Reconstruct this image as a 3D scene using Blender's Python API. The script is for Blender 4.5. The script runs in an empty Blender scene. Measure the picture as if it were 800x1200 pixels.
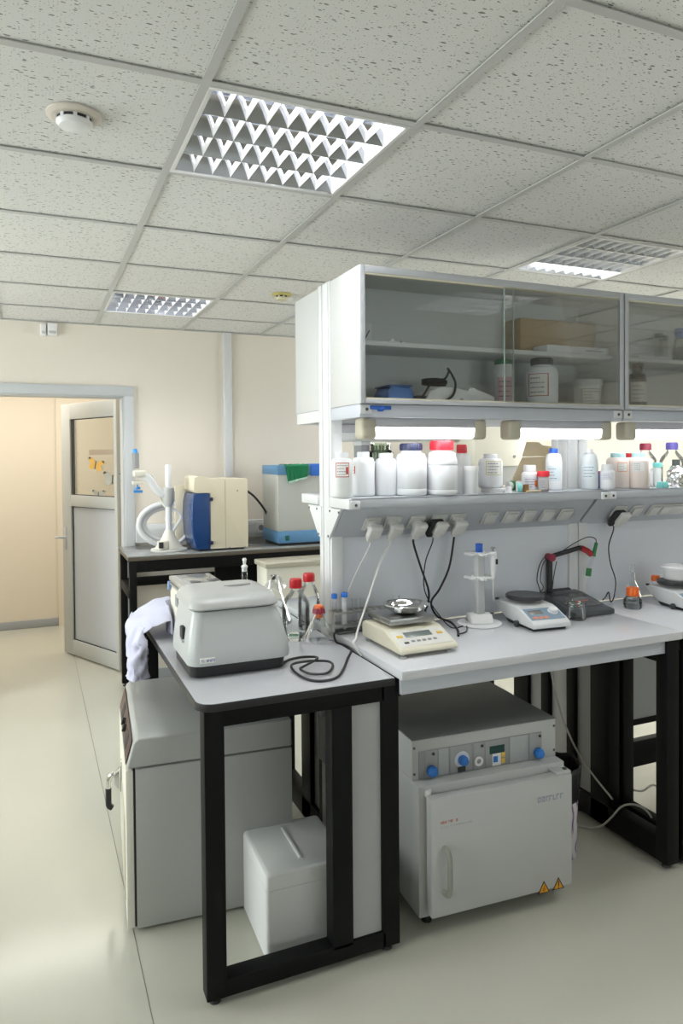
import bpy, bmesh, math, random
from mathutils import Vector, Matrix, noise
random.seed(7)
SC = bpy.context.scene
COL = SC.collection
PI = math.pi

# ---------------------------------------------------------------- camera
FPX, YAW, PITCH, ROLL, CYP, EYE = 834.63, 0.40664, -0.01908, -0.00789, 550.12, 1.61
_cy, _sy, _cp, _sp, _cr, _sr = math.cos(YAW), math.sin(YAW), math.cos(PITCH), math.sin(PITCH), math.cos(ROLL), math.sin(ROLL)
FWD = Vector((_sy*_cp, _cy*_cp, _sp))
_r = Vector((_cy, -_sy, 0)); _u = _r.cross(FWD)
RGT = _r*_cr + _u*_sr
UPV = _u*_cr - _r*_sr
CAMP = Vector((0, 0, EYE))
cd = bpy.data.cameras.new('camera'); cam = bpy.data.objects.new('camera', cd); COL.objects.link(cam)
cam.matrix_world = Matrix((( RGT.x, UPV.x, -FWD.x, 0), (RGT.y, UPV.y, -FWD.y, 0), (RGT.z, UPV.z, -FWD.z, EYE), (0, 0, 0, 1)))
cd.sensor_width = 36; cd.sensor_fit = 'AUTO'; cd.lens = FPX/1200*36; cd.shift_y = -(600-CYP)/1200
cd.clip_start = 0.05; cd.clip_end = 60
SC.camera = cam

def at(px, py, ax, v):
    """the point of the surface X/Y/Z = v that the photograph shows at px, py"""
    d = RGT*((px-400)/FPX) - UPV*((py-CYP)/FPX) + FWD
    k = 'XYZ'.index(ax)
    return CAMP + d*((v-CAMP[k])/d[k])
def mpp(X, Y):
    """metres per photo pixel at X, Y"""
    return (X*FWD.x + Y*FWD.y)/FPX

# ---------------------------------------------------------------- materials
MATS = {}
def mat(name, col, rough=0.5, metal=0.0, spec=0.5, coat=0.0, bump=0.0, bscale=200, vary=0.0, vscale=6, emit=None, estr=0):
    if name in MATS: return MATS[name]
    m = bpy.data.materials.new(name); m.use_nodes = True
    nt = m.node_tree; b = nt.nodes['Principled BSDF']
    b.inputs['Base Color'].default_value = (*col, 1)
    b.inputs['Roughness'].default_value = rough
    b.inputs['Metallic'].default_value = metal
    b.inputs['Specular IOR Level'].default_value = spec
    b.inputs['Coat Weight'].default_value = coat
    if vary or bump:
        tc = nt.nodes.new('ShaderNodeTexCoord')
    if vary:
        n = nt.nodes.new('ShaderNodeTexNoise'); n.inputs['Scale'].default_value = vscale; n.inputs['Detail'].default_value = 5
        nt.links.new(tc.outputs['Object'], n.inputs['Vector'])
        mx = nt.nodes.new('ShaderNodeMix'); mx.data_type = 'RGBA'
        mx.inputs[6].default_value = (*[c*(1-vary) for c in col], 1); mx.inputs[7].default_value = (*[min(1, c*(1+vary)) for c in col], 1)
        nt.links.new(n.outputs['Fac'], mx.inputs[0]); nt.links.new(mx.outputs[2], b.inputs['Base Color'])
    if bump:
        n2 = nt.nodes.new('ShaderNodeTexNoise'); n2.inputs['Scale'].default_value = bscale
        nt.links.new(tc.outputs['Object'], n2.inputs['Vector'])
        bp = nt.nodes.new('ShaderNodeBump'); bp.inputs['Strength'].default_value = bump; bp.inputs['Distance'].default_value = 0.002
        nt.links.new(n2.outputs['Fac'], bp.inputs['Height']); nt.links.new(bp.outputs['Normal'], b.inputs['Normal'])
    if emit:
        b.inputs['Emission Color'].default_value = (*emit, 1); b.inputs['Emission Strength'].default_value = estr
    MATS[name] = m
    return m
def glass(name, tint=(0.93, 0.96, 0.95), refl=1.0, rough=0.02, ior=1.5):
    """thin clear sheet: tinted transparency with Fresnel reflection"""
    if name in MATS: return MATS[name]
    m = bpy.data.materials.new(name); m.use_nodes = True; nt = m.node_tree; nt.nodes.clear()
    o = nt.nodes.new('ShaderNodeOutputMaterial'); t = nt.nodes.new('ShaderNodeBsdfTransparent'); g = nt.nodes.new('ShaderNodeBsdfGlossy')
    f = nt.nodes.new('ShaderNodeFresnel'); f.inputs['IOR'].default_value = ior
    mu = nt.nodes.new('ShaderNodeMath'); mu.operation = 'MULTIPLY'; mu.inputs[1].default_value = refl; mu.use_clamp = True
    mx = nt.nodes.new('ShaderNodeMixShader')
    t.inputs['Color'].default_value = (*tint, 1); g.inputs['Roughness'].default_value = rough; g.inputs['Color'].default_value = (1, 1, 1, 1)
    nt.links.new(f.outputs[0], mu.inputs[0]); nt.links.new(mu.outputs[0], mx.inputs[0])
    nt.links.new(t.outputs[0], mx.inputs[1]); nt.links.new(g.outputs[0], mx.inputs[2]); nt.links.new(mx.outputs[0], o.inputs['Surface'])
    MATS[name] = m
    return m

WHITE = mat('white_enamel', (0.70, 0.71, 0.71), 0.35, bump=0.03, bscale=350)
WPLAS = mat('white_plastic', (0.80, 0.80, 0.80), 0.38)
HDPE = mat('milky_plastic', (0.80, 0.81, 0.83), 0.42)
HDPE2 = mat('milky_plastic_clear', (0.72, 0.74, 0.72), 0.4)
GREYW = mat('light_grey_enamel', (0.52, 0.53, 0.53), 0.4, bump=0.03, bscale=350)
RACK = mat('rack_enamel', (0.74, 0.75, 0.75), 0.4)
ALU = mat('anodised_aluminium', (0.55, 0.57, 0.60), 0.4, 0.1)
STEEL = mat('brushed_steel', (0.55, 0.55, 0.54), 0.28, 1.0, bump=0.05, bscale=500)
CHROME = mat('polished_steel', (0.80, 0.80, 0.79), 0.08, 1.0)
BLACK = mat('black_steel', (0.005, 0.0055, 0.0055), 0.5, spec=0.16)
BPLAS = mat('black_plastic', (0.016, 0.016, 0.017), 0.45)
DGREY = mat('charcoal_plastic', (0.05, 0.055, 0.06), 0.4)
MGREY = mat('mid_grey_plastic', (0.25, 0.26, 0.27), 0.45)
LAM = mat('grey_laminate', (0.54, 0.55, 0.58), 0.22, vary=0.03, vscale=300)
LAMW = mat('pale_laminate', (0.68, 0.69, 0.72), 0.12, vary=0.02, vscale=300)
PANEL = mat('pale_grey_panel', (0.42, 0.43, 0.43), 0.45)
SPLASH = mat('backsplash_panel', (0.74, 0.77, 0.82), 0.3)
CREAM = mat('cream_plastic', (0.74, 0.70, 0.56), 0.4)
CREAMW = mat('cream_white_enamel', (0.74, 0.72, 0.63), 0.4)
BEIGE = mat('beige_cap', (0.55, 0.51, 0.40), 0.5)
BLUE = mat('blue_plastic', (0.02, 0.12, 0.55), 0.35)
NAVY = mat('navy_plastic', (0.018, 0.022, 0.07), 0.4)
SKYB = mat('sky_blue_enamel', (0.11, 0.26, 0.45), 0.4)
RED = mat('red_plastic', (0.55, 0.012, 0.02), 0.35)
BRED = mat('bright_red_plastic', (0.75, 0.03, 0.05), 0.35)
MAROON = mat('maroon_plastic', (0.33, 0.03, 0.07), 0.4)
ORANGE = mat('orange_plastic', (0.85, 0.16, 0.02), 0.35)
GREEN = mat('green_plastic', (0.02, 0.20, 0.06), 0.4)
TEAL = mat('teal_plastic', (0.22, 0.66, 0.64), 0.4)
VIOLET = mat('violet_plastic', (0.16, 0.13, 0.50), 0.4)
YELLOW = mat('yellow_plastic', (0.75, 0.50, 0.08), 0.4)
AMBER = mat('brown_glass', (0.022, 0.008, 0.008), 0.12, spec=0.3)
SHELF = mat('rack_shelf', (0.50, 0.525, 0.56), 0.38)
PAPER = mat('label_paper', (0.80, 0.79, 0.75), 0.7)
INK = mat('label_ink', (0.22, 0.23, 0.30), 0.7)
INKR = mat('label_red', (0.50, 0.06, 0.05), 0.7)
INKD = mat('dark_ink', (0.03, 0.03, 0.035), 0.7)
CARD = mat('brown_cardboard', (0.42, 0.29, 0.15), 0.8, vary=0.06, vscale=20)
CARDL = mat('pale_cardboard', (0.62, 0.51, 0.33), 0.8, vary=0.05, vscale=20)
FOAM = mat('white_foam', (0.72, 0.73, 0.72), 0.7, bump=0.25, bscale=260)
COAT = mat('white_cotton', (0.58, 0.585, 0.72), 0.85, bump=0.15, bscale=700)
TOWEL = mat('green_cloth', (0.008, 0.17, 0.07), 0.95, bump=0.5, bscale=500)
TUBEM = mat('lamp_tube', (0.9, 0.9, 0.9), 0.4, emit=(0.95, 0.98, 1.0), estr=7.5)
TUBEC = mat('ceiling_tube', (0.9, 0.9, 0.9), 0.4, emit=(1.0, 1.0, 0.97), estr=36)
TUBEOFF = mat('unlit_tube', (0.75, 0.76, 0.75), 0.3)
MIRROR = mat('mirror_louver', (0.80, 0.83, 0.92), 0.08, 1.0)
BLADE = mat('louver_blade', (0.86, 0.86, 0.85), 0.30, 0.7)
GLASS = glass('bottle_glass', (0.97, 0.98, 0.98), 0.85, 0.03, 1.38)
GLASSC = glass('cabinet_glass', (0.97, 0.98, 0.975), 0.65, 0.0)
GLASSD = glass('door_glass', (0.95, 0.96, 0.94), 0.6, 0.03)
CLEARP = glass('clear_plastic', (0.94, 0.95, 0.96), 0.6, 0.08, 1.35)
WATER = glass('bottle_water', (0.94, 0.955, 0.96), 0.6, 0.02, 1.33)

# ---------------------------------------------------------------- mesh builder
class MB:
    def __init__(s): s.bm = bmesh.new()
    def _merge(s, b, M=None):
        if M is not None: b.transform(M)
        me = bpy.data.meshes.new('t'); b.to_mesh(me); b.free(); s.bm.from_mesh(me); bpy.data.meshes.remove(me)
        return s
    def box(s, x0, x1, y0, y1, z0, z1, bev=0.0, seg=2, M=None):
        b = bmesh.new(); bmesh.ops.create_cube(b, size=1)
        for v in b.verts:
            v.co = Vector((x0 if v.co.x < 0 else x1, y0 if v.co.y < 0 else y1, z0 if v.co.z < 0 else z1))
        if bev > 0:
            bmesh.ops.bevel(b, geom=list(b.edges), offset=bev, segments=seg, profile=0.5, affect='EDGES', clamp_overlap=True)
        return s._merge(b, M)
    def prism(s, pts, axis, a, b_, bev=0.0, seg=2, M=None):
        """polygon in the two other axes, extruded along axis from a to b_"""
        b = bmesh.new()
        def mk(p, t):
            if axis == 'X': return Vector((t, p[0], p[1]))
            if axis == 'Y': return Vector((p[0], t, p[1]))
            return Vector((p[0], p[1], t))
        f = b.faces.new([b.verts.new(mk(p, a)) for p in pts])
        r = bmesh.ops.extrude_face_region(b, geom=[f])
        d = mk((0, 0), b_) - mk((0, 0), a)
        for v in [g for g in r['geom'] if isinstance(g, bmesh.types.BMVert)]: v.co += d
        bmesh.ops.recalc_face_normals(b, faces=b.faces)
        if bev > 0:
            bmesh.ops.bevel(b, geom=list(b.edges), offset=bev, segments=seg, profile=0.5, affect='EDGES', clamp_overlap=True)
        return s._merge(b, M)
    def lathe(s, prof, c=(0, 0, 0), n=28, M=None):
        """prof = [(r, z)...] turned about the vertical through c"""
        b = bmesh.new(); rings = []
        for r, z in prof:
            if r < 1e-6: rings.append([b.verts.new((c[0], c[1], c[2]+z))])
            else: rings.append([b.verts.new((c[0]+r*math.cos(2*PI*i/n), c[1]+r*math.sin(2*PI*i/n), c[2]+z)) for i in range(n)])
        for A, B in zip(rings, rings[1:]):
            for i in range(n):
                j = (i+1) % n
                if len(A) == 1 and len(B) == 1: continue
                if len(A) == 1: b.faces.new((A[0], B[j], B[i]))
                elif len(B) == 1: b.faces.new((A[i], A[j], B[0]))
                else: b.faces.new((A[i], A[j], B[j], B[i]))
        bmesh.ops.recalc_face_normals(b, faces=b.faces)
        return s._merge(b, M)
    def cyl(s, p0, p1, r0, r1=None, n=18):
        p0, p1 = Vector(p0), Vector(p1); r1 = r0 if r1 is None else r1
        q = (p1-p0).to_track_quat('Z', 'Y').to_matrix().to_4x4(); L = (p1-p0).length
        return s.lathe([(0, 0), (r0, 0), (r1, L), (0, L)], n=n, M=Matrix.Translation(p0) @ q)
    def tube(s, pts, r, n=8, smooth=6, closed=False):
        P = [Vector(p) for p in pts]
        if smooth and len(P) > 2:
            Q = []
            N = len(P)
            for i in range(N if closed else N-1):
                a = P[(i-1) % N] if (closed or i > 0) else P[0]*2-P[1]
                b, c = P[i], P[(i+1) % N]
                d = P[(i+2) % N] if (closed or i < N-2) else P[-1]*2-P[-2]
                for k in range(smooth):
                    t = k/smooth
                    Q.append(0.5*((2*b)+(c-a)*t+(2*a-5*b+4*c-d)*t*t+(3*b-a-3*c+d)*t**3))
            if not closed: Q.append(P[-1])
            P = Q
        R = r if isinstance(r, (list, tuple)) else None
        b = bmesh.new(); rings = []
        T0 = None; N = len(P)
        for i in range(N):
            if closed: t = P[(i+1) % N]-P[(i-1) % N]
            else: t = P[min(i+1, N-1)]-P[max(i-1, 0)]
            t.normalize()
            if T0 is None:
                nrm = t.orthogonal().normalized()
            else:
                nrm = (T0.rotation_difference(t) @ nrm).normalized()
            T0 = t
            bn = t.cross(nrm)
            rr = r if R is None else R[0]+(R[1]-R[0])*i/(N-1)
            rings.append([b.verts.new(P[i]+(nrm*math.cos(2*PI*k/n)+bn*math.sin(2*PI*k/n))*rr) for k in range(n)])
        for i in range(N if closed else N-1):
            A, B = rings[i], rings[(i+1) % N]
            for k in range(n):
                b.faces.new((A[k], A[(k+1) % n], B[(k+1) % n], B[k]))
        if not closed:
            b.faces.new(rings[0]); b.faces.new(rings[-1])
        bmesh.ops.recalc_face_normals(b, faces=b.faces)
        return s._merge(b)
    def patch(s, c, r, a0, a1, z0, z1, n=10):
        """curved patch on an upright cylinder, angles in degrees"""
        b = bmesh.new(); A = []; B = []
        for i in range(n+1):
            a = math.radians(a0+(a1-a0)*i/n)
            A.append(b.verts.new((c[0]+r*math.cos(a), c[1]+r*math.sin(a), c[2]+z0)))
            B.append(b.verts.new((c[0]+r*math.cos(a), c[1]+r*math.sin(a), c[2]+z1)))
        for i in range(n): b.faces.new((A[i], A[i+1], B[i+1], B[i]))
        return s._merge(b)
    def poly(s, pts):
        b = bmesh.new(); b.faces.new([b.verts.new(p) for p in pts]); return s._merge(b)
    def grid(s, fn, nu, nv):
        b = bmesh.new(); V = [[b.verts.new(fn(i/nu, j/nv)) for j in range(nv+1)] for i in range(nu+1)]
        for i in range(nu):
            for j in range(nv): b.faces.new((V[i][j], V[i+1][j], V[i+1][j+1], V[i][j+1]))
        return s._merge(b)
    def build(s, name, m, parent=None, world=False, origin=None, smooth=35):
        bm = s.bm
        if world and parent is not None: bm.transform(parent.matrix_basis.inverted())
        if origin is not None: bm.transform(Matrix.Translation(-Vector(origin)))
        bm.normal_update()
        if smooth:
            lim = math.radians(smooth)
            for f in bm.faces: f.smooth = True
            for e in bm.edges:
                if len(e.link_faces) == 2 and e.calc_face_angle(0) > lim: e.smooth = False
        me = bpy.data.meshes.new(name); bm.to_mesh(me); bm.free()
        o = bpy.data.objects.new(name, me); COL.objects.link(o); me.materials.append(m)
        if parent is not None: o.parent = parent
        if origin is not None: o.location = origin
        return o

def thing(name, label, cat, loc=(0, 0, 0), rotz=0.0, group=None):
    o = bpy.data.objects.new(name, None); COL.objects.link(o); o.empty_display_size = 0.05
    o.location = loc; o.rotation_euler = (0, 0, rotz)
    o.matrix_basis = Matrix.Translation(Vector(loc)) @ Matrix.Rotation(rotz, 4, 'Z')
    o['label'] = label; o['category'] = cat
    if group: o['group'] = group
    return o
def tag(o, label, cat, group=None, kind=None):
    if kind: o['kind'] = kind
    if label: o['label'] = label
    if cat: o['category'] = cat
    if group: o['group'] = group
    return o
def struct(o, label=None):
    o['kind'] = 'structure'
    if label: o['label'] = label
    return o
def copy_tree(o, parent=None):
    c = o.copy(); COL.objects.link(c)
    if parent is not None: c.parent = parent
    for ch in list(o.children): copy_tree(ch, c)
    return c
def B(*a, **k): return MB().box(*a, **k)
# ================================================================ SETTING
ZC = 2.537; GX, GY = 0.4038, 1.77
XL, XR, YF, YB = -2.6, 6.9, -3.4, 5.27

# floor: glossy pale vinyl
fm = mat('floor_vinyl', (0.50, 0.495, 0.42), 0.16, spec=0.45, vary=0.035, vscale=2.2)
struct(B(XL-.1, XR+.1, YF-.1, 7.6, -0.08, 0.0).build('floor', fm))
a = at(100, 829, 'Z', 0); b = at(180, 1200, 'Z', 0); d = (b-a).normalized(); a = a-d*3.2; b = b+d*0.8
nrm = Vector((-d.y, d.x, 0))*0.0016
mb = MB(); mb.prism([(a+nrm).xy, (a-nrm).xy, (b-nrm).xy, (b+nrm).xy], 'Z', 0.0, 0.0006)
struct(mb.build('trim_1', mat('seam_line', (0.20, 0.19, 0.15), 0.6)))

# walls
def wall_mat(name, col):
    return mat(name, col, 0.75, bump=0.04, bscale=400, vary=0.02, vscale=1.5)
wm = wall_mat('wall_paint', (0.76, 0.705, 0.62)); wc = wall_mat('corridor_paint', (0.71, 0.645, 0.53))
DX0, DX1, DZ = -0.36, 0.598, 2.056
mb = MB(); mb.box(XL, DX0, YB, YB+.15, 0, ZC+.1); mb.box(DX1, XR, YB, YB+.15, 0, ZC+.1); mb.box(DX0, DX1, YB, YB+.15, DZ, ZC+.1)
struct(mb.build('wall_back', wm))
m = MB(); LW = [(.2, 2.2), (2.8, 4.8)]
ys = [YF]+[v for w in LW for v in w]+[YB+.15]
for i in range(0, len(ys), 2): m.box(XL-.12, XL, ys[i], ys[i+1], 0, ZC+.1)
for ya, yb in LW: m.box(XL-.12, XL, ya, yb, 0, .85); m.box(XL-.12, XL, ya, yb, 2.35, ZC+.1)
struct(m.build('wall_left', wm))
for k, (ya, yb) in enumerate(LW):
    m = MB()
    for u in (ya, (ya+yb)/2-.03, yb-.06): m.box(XL-.09, XL-.03, u, u+.06, .85, 2.35)
    for z in (.85, 2.29): m.box(XL-.09, XL-.03, ya, yb, z, z+.06)
    w = struct(m.build('window_%d' % (k+3), WPLAS))
    B(XL-.065, XL-.06, ya+.05, yb-.05, .9, 2.3).build('pane', GLASSD, w)
RWY = (2.2, 4.6)
m = MB(); m.box(XR, XR+.12, YF, RWY[0], 0, ZC+.1); m.box(XR, XR+.12, RWY[1], YB+.15, 0, ZC+.1); m.box(XR, XR+.12, *RWY, 0, .85); m.box(XR, XR+.12, *RWY, 2.35, ZC+.1)
struct(m.build('wall_right', wm))
m = MB()
for u in (RWY[0], sum(RWY)/2-.03, RWY[1]-.06): m.box(XR+.03, XR+.09, u, u+.06, .85, 2.35)
for z in (.85, 2.29): m.box(XR+.03, XR+.09, *RWY, z, z+.06)
w = struct(m.build('window_5', WPLAS))  # unseen window, added so that light reaches the back wall from the right
B(XR+.06, XR+.065, RWY[0]+.05, RWY[1]-.05, .9, 2.3).build('pane', GLASSD, w)
# front wall (behind the camera) with two daylight windows
WIN = [(1.0, 2.7), (3.4, 5.1)]
mb = MB(); xs = [XL]+[v for w in WIN for v in w]+[XR]
for i in range(0, len(xs), 2): mb.box(xs[i], xs[i+1], YF-.15, YF, 0, ZC+.1)
for x0, x1 in WIN: mb.box(x0, x1, YF-.15, YF, 0, .9); mb.box(x0, x1, YF-.15, YF, 2.3, ZC+.1)
struct(mb.build('wall_front', wm))
for k, (x0, x1) in enumerate(WIN):
    mb = MB()
    for u in (x0, (x0+x1)/2-.03, x1-.06): mb.box(u, u+.06, YF-.10, YF-.04, .9, 2.3)
    for z in (.9, 2.24): mb.box(x0, x1, YF-.10, YF-.04, z, z+.06)
    w = struct(mb.build('window_%d' % (k+1), WPLAS))
    B(x0+.05, x1-.05, YF-.075, YF-.07, .95, 2.25).build('pane', GLASSD, w)
    mb = MB()
    for i in range(22): mb.box(x0+.03, x1-.03, YF-.03, YF-.005, 2.28-i*.06-.002, 2.28-i*.06)
    mb.build('blind_slats', mat('blind', (0.55, 0.62, 0.75), 0.5), w)
# corridor beyond the doorway
CY = 7.36
struct(B(-3.2, 2.4, CY, CY+.1, 0, 2.75).build('wall_corridor', wc))
struct(B(-3.3, -3.2, YB+.15, CY+.1, 0, 2.75).build('wall_corridor_left', wc))
struct(B(1.6, 1.7, YB+.15, CY, 0, 2.75).build('wall_corridor_right', wc))
struct(B(-3.3, 2.4, YB+.15, CY+.1, 2.65, 2.75).build('ceiling_corridor', mat('corridor_ceiling', (0.7, 0.68, 0.62), .8)))
p = at(67, 600, 'Y', CY-.03)
struct(B(p.x, 1.6, CY-.035, CY, 0.0, 2.65).build('trim_2', wc))
bbm = mat('grey_baseboard', (0.34, 0.36, 0.38), 0.5)
struct(B(-3.2, p.x, CY-.018, CY, 0, .075, .004).build('baseboard_corridor', bbm))
# doorway lining and architrave
mb = MB(); fw = 0.058
mb.box(DX1-.012, DX1+fw, YB-.02, YB, 0, DZ+fw, .004); mb.box(DX0-fw, DX0+.012, YB-.02, YB, 0, DZ+fw, .004); mb.box(DX0-fw-.001, DX1+fw+.001, YB-.022, YB, DZ-.012, DZ+fw+.001, .004)
mb.box(DX1-.02, DX1, YB, YB+.17, 0, DZ); mb.box(DX0, DX0+.02, YB, YB+.17, 0, DZ); mb.box(DX0, DX1, YB, YB+.17, DZ-.02, DZ)
DFM = mat('door_aluminium', (0.50, 0.51, 0.48), 0.4)
struct(mb.build('trim_3', mat('door_casing', (0.52, 0.54, 0.55), 0.4)))
struct(B(DX1+fw, XR, YB-.014, YB, 0, .075, .003).build('baseboard_back', bbm))
# door leaf, hinged on the right jamb and standing open into the corridor
H = at(140, 786, 'Z', 0.012); Fp = at(75.5, 763.5, 'Z', 0.012)
H.z = Fp.z = 0; W = (Fp-H).length; dv = (Fp-H)/W
nv = Vector((dv.y, -dv.x, 0))
if nv.y > 0: nv = -nv                        # the face turned to the room
def door_at(px, py):
    d_ = RGT*((px-400)/FPX) - UPV*((py-CYP)/FPX) + FWD
    t = (H-CAMP).dot(nv)/d_.dot(nv); q = CAMP+d_*t
    return (q-H).dot(dv), q.z
ang = math.atan2(dv.y, dv.x)
Md = Matrix.Translation(H) @ Matrix((( dv.x, nv.x, 0, 0), (dv.y, nv.y, 0, 0), (0, 0, 1, 0), (0, 0, 0, 1)))
u0, u1 = 0.0, W; zt = door_at(75.5, 474)[1]
gu0, gu1 = door_at(133.2, 535)[0], door_at(82, 535)[0]
gz0, gz1 = door_at(100, 581)[1], door_at(100, 490)[1]
pz1 = door_at(100, 594.5)[1]; pz0 = door_at(83, 749)[1]
door = MB()
for (a_, b_, c_, d_) in ((0, gu0, .012, zt), (gu1, W, .012, zt), (gu0, gu1, gz1, zt), (gu0, gu1, pz1, gz0), (gu0, gu1, .012, pz0)):
    door.box(a_, b_, -.045, 0, c_, d_, .003)
door = door.build('door_1', DFM); door.matrix_basis = Md; struct(door)
B(gu0, gu1, -.030, -.022, pz0, pz1).build('door_panel', mat('door_panel', (0.50, 0.52, 0.54), .45), door)
B(gu0, gu1, -.028, -.022, gz0, gz1).build('pane', GLASSD, door)
g = MB(); t_ = .006
for (a_, b_, z0, z1) in ((gu0, gu1, gz0, gz1), (gu0, gu1, pz0, pz1)):
    g.box(a_, b_, -.020, -.014, z1-t_, z1); g.box(a_, b_, -.020, -.014, z0, z0+t_); g.box(b_-t_, b_, -.020, -.014, z0, z1); g.box(a_, a_+t_*.5, -.020, -.014, z0, z1)
g.box(gu1-.035, gu1-.027, -.020, -.014, gz0, gz1)
g.build('gasket', INKD, door)
hz = door_at(73, 629)[1]
hb = MB(); hb.cyl((W-.05, 0, hz), (W-.05, .045, hz), .010); hb.tube([(W-.05, .045, hz), (W-.02, .05, hz), (W+.03, .05, hz-.004)], .009); hb.box(W-.065, W-.035, 0, .006, hz-.10, hz+.08, .003)
hb.build('door_handle', ALU, door)
def butterfly(px, py, s, col, tilt):
    u, z = door_at(px, py); root = None
    m1 = MB()
    for sg in (-1, 1):
        w1 = [(0, .1), (.35, .75), (.85, .95), (1.0, .6), (.6, .05), (.05, -.05)]
        w2 = [(0, 0), (.6, 0), (.8, -.45), (.5, -.85), (.2, -.6)]
        for w in (w1, w2):
            m1.prism([((2.3*x*sg*math.cos(tilt)-y*math.sin(tilt))*s+u, (x*sg*math.sin(tilt)+y*math.cos(tilt))*s+z) for x, y in w], 'Y', -.0205, -.0215)
    b_ = m1.build('butterfly_sticker', col, door)
    m2 = MB(); ca, sa = math.cos(tilt), math.sin(tilt)
    for sg in (-1, 1):
        m2.prism([((2.3*x*sg*ca-y*sa)*s+u, (x*sg*sa+y*ca)*s+z) for x, y in [(.62, .80), (.85, .97), (1.02, .62), (.82, .62)]], 'Y', -.0195, -.0205)
    m2.prism([((2.3*x*ca-y*sa)*s+u, (x*sa+y*ca)*s+z) for x, y in [(-.06, -.6), (.06, -.6), (.05, .6), (-.05, .6)]], 'Y', -.0195, -.0205)
    m2.build('butterfly_marking', mat('butterfly_dark', (.08, .06, .04), .6), b_)
butterfly(109, 545, .055, mat('butterfly_yellow', (.75, .45, .10), .6), .35)
butterfly(129, 562, .06, mat('butterfly_grey', (.42, .43, .38), .6), .1)
butterfly(112.5, 580, .04, mat('butterfly_grey', (.42, .43, .38), .6), 0)
(ua, za), (ub, zb) = door_at(131, 533), door_at(100, 527)
B(ua, ub, -.0305, -.0295, za, zb).build('paper_strip', mat('faded_pink_paper', (.78, .60, .50), .8), door)

# ceiling: mineral-fibre tiles lying in a T-bar grid
def tile_material():
    m = bpy.data.materials.new('ceiling_tile'); m.use_nodes = True; nt = m.node_tree; N = nt.nodes; L = nt.links
    bs = N['Principled BSDF']; bs.inputs['Roughness'].default_value = 0.9; bs.inputs['Specular IOR Level'].default_value = 0.2
    tc = N.new('ShaderNodeTexCoord'); prev = None
    nz = N.new('ShaderNodeTexNoise'); nz.inputs['Scale'].default_value = 22; L.new(tc.outputs['Object'], nz.inputs['Vector'])
    for rot, sc, thr, off in ((0.5, 60, 0.15, 0), (1.9, 70, 0.14, 3.3), (2.7, 85, 0.13, 7.7), (0.0, 150, 0.16, 1.1)):
        mp = N.new('ShaderNodeMapping'); mp.inputs['Rotation'].default_value = (0, 0, rot); mp.inputs['Location'].default_value = (off, off*.7, 0)
        mp.inputs['Scale'].default_value = (0.36 if sc < 100 else .8, 1.0, 1.0)
        L.new(tc.outputs['Object'], mp.inputs['Vector'])
        vo = N.new('ShaderNodeTexVoronoi'); vo.voronoi_dimensions = '2D'; vo.inputs['Scale'].default_value = sc; L.new(mp.outputs[0], vo.inputs['Vector'])
        sep = N.new('ShaderNodeSeparateColor'); L.new(vo.outputs['Color'], sep.inputs[0])
        th = N.new('ShaderNodeMath'); th.operation = 'MULTIPLY_ADD'; th.inputs[1].default_value = thr*2.2; th.inputs[2].default_value = -thr*1.1; L.new(sep.outputs[0], th.inputs[0])
        lt = N.new('ShaderNodeMath'); lt.operation = 'LESS_THAN'; L.new(vo.outputs['Distance'], lt.inputs[0]); L.new(th.outputs[0], lt.inputs[1])
        if prev is None: prev = lt
        else:
            mx = N.new('ShaderNodeMath'); mx.operation = 'MAXIMUM'; L.new(prev.outputs[0], mx.inputs[0]); L.new(lt.outputs[0], mx.inputs[1]); prev = mx
    mix = N.new('ShaderNodeMix'); mix.data_type = 'RGBA'; mix.inputs[6].default_value = (0.70, 0.70, 0.675, 1); mix.inputs[7].default_value = (0.22, 0.21, 0.19, 1)
    L.new(prev.outputs[0], mix.inputs[0]); L.new(mix.outputs[2], bs.inputs['Base Color'])
    bp = N.new('ShaderNodeBump'); bp.inputs['Strength'].default_value = .4; bp.inputs['Distance'].default_value = -.002; L.new(prev.outputs[0], bp.inputs['Height']); L.new(bp.outputs[0], bs.inputs['Normal'])
    return m
TILE = tile_material()
FIX = {(0, 0): 1111, (0, 4): 1111, (3, 1): 1}
OUT = [(3, -2), (-3, 4), (6, 1), (3, 4), (6, 4)]  # unseen fixtures: first known by its reflection, the rest added to brighten the room
for c_ in OUT: FIX[c_] = 1111
mb = MB(); I0, I1, J0, J1 = -6, 11, -9, 6
tv = bmesh.new()
for i in range(I0, I1):
    for j in range(J0, J1):
        if (i, j) in FIX: continue
        x0, y0 = GX+.6*i, GY+.6*j
        x1, y1 = min(x0+.6, XR), min(y0+.6, YB); x0 = max(x0, XL); y0 = max(y0, YF)
        if x1 <= x0 or y1 <= y0: continue
        dz = random.uniform(0, .0015)
        mb.box(x0+.004, x1-.004, y0+.004, y1-.004, ZC+.006+dz, ZC+.022)
struct(mb.build('ceiling', TILE))
mb = MB()
for i in range(I0, I1+1):
    x = GX+.6*i
    if XL < x < XR: mb.box(x-.012, x+.012, YF, YB, ZC, ZC+.0035); mb.box(x-.0015, x+.0015, YF, YB, ZC+.0035, ZC+.035)
for j in range(J0, J1+1):
    y = GY+.6*j
    if YF < y < YB: mb.box(XL, XR, y-.012, y+.012, ZC+.0007, ZC+.004); mb.box(XL, XR, y-.0015, y+.0015, ZC+.004, ZC+.030)
for (x0, x1, y0, y1) in ((XL, XR, YB-.02, YB), (XL, XL+.02, YF, YB), (XR-.02, XR, YF, YB), (XL, XR, YF, YF+.02)): mb.box(x0, x1, y0, y1, ZC-.001, ZC+.003)
struct(mb.build('trim_4', mat('grid_bar', (0.50, 0.50, 0.485), 0.5)))

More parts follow.
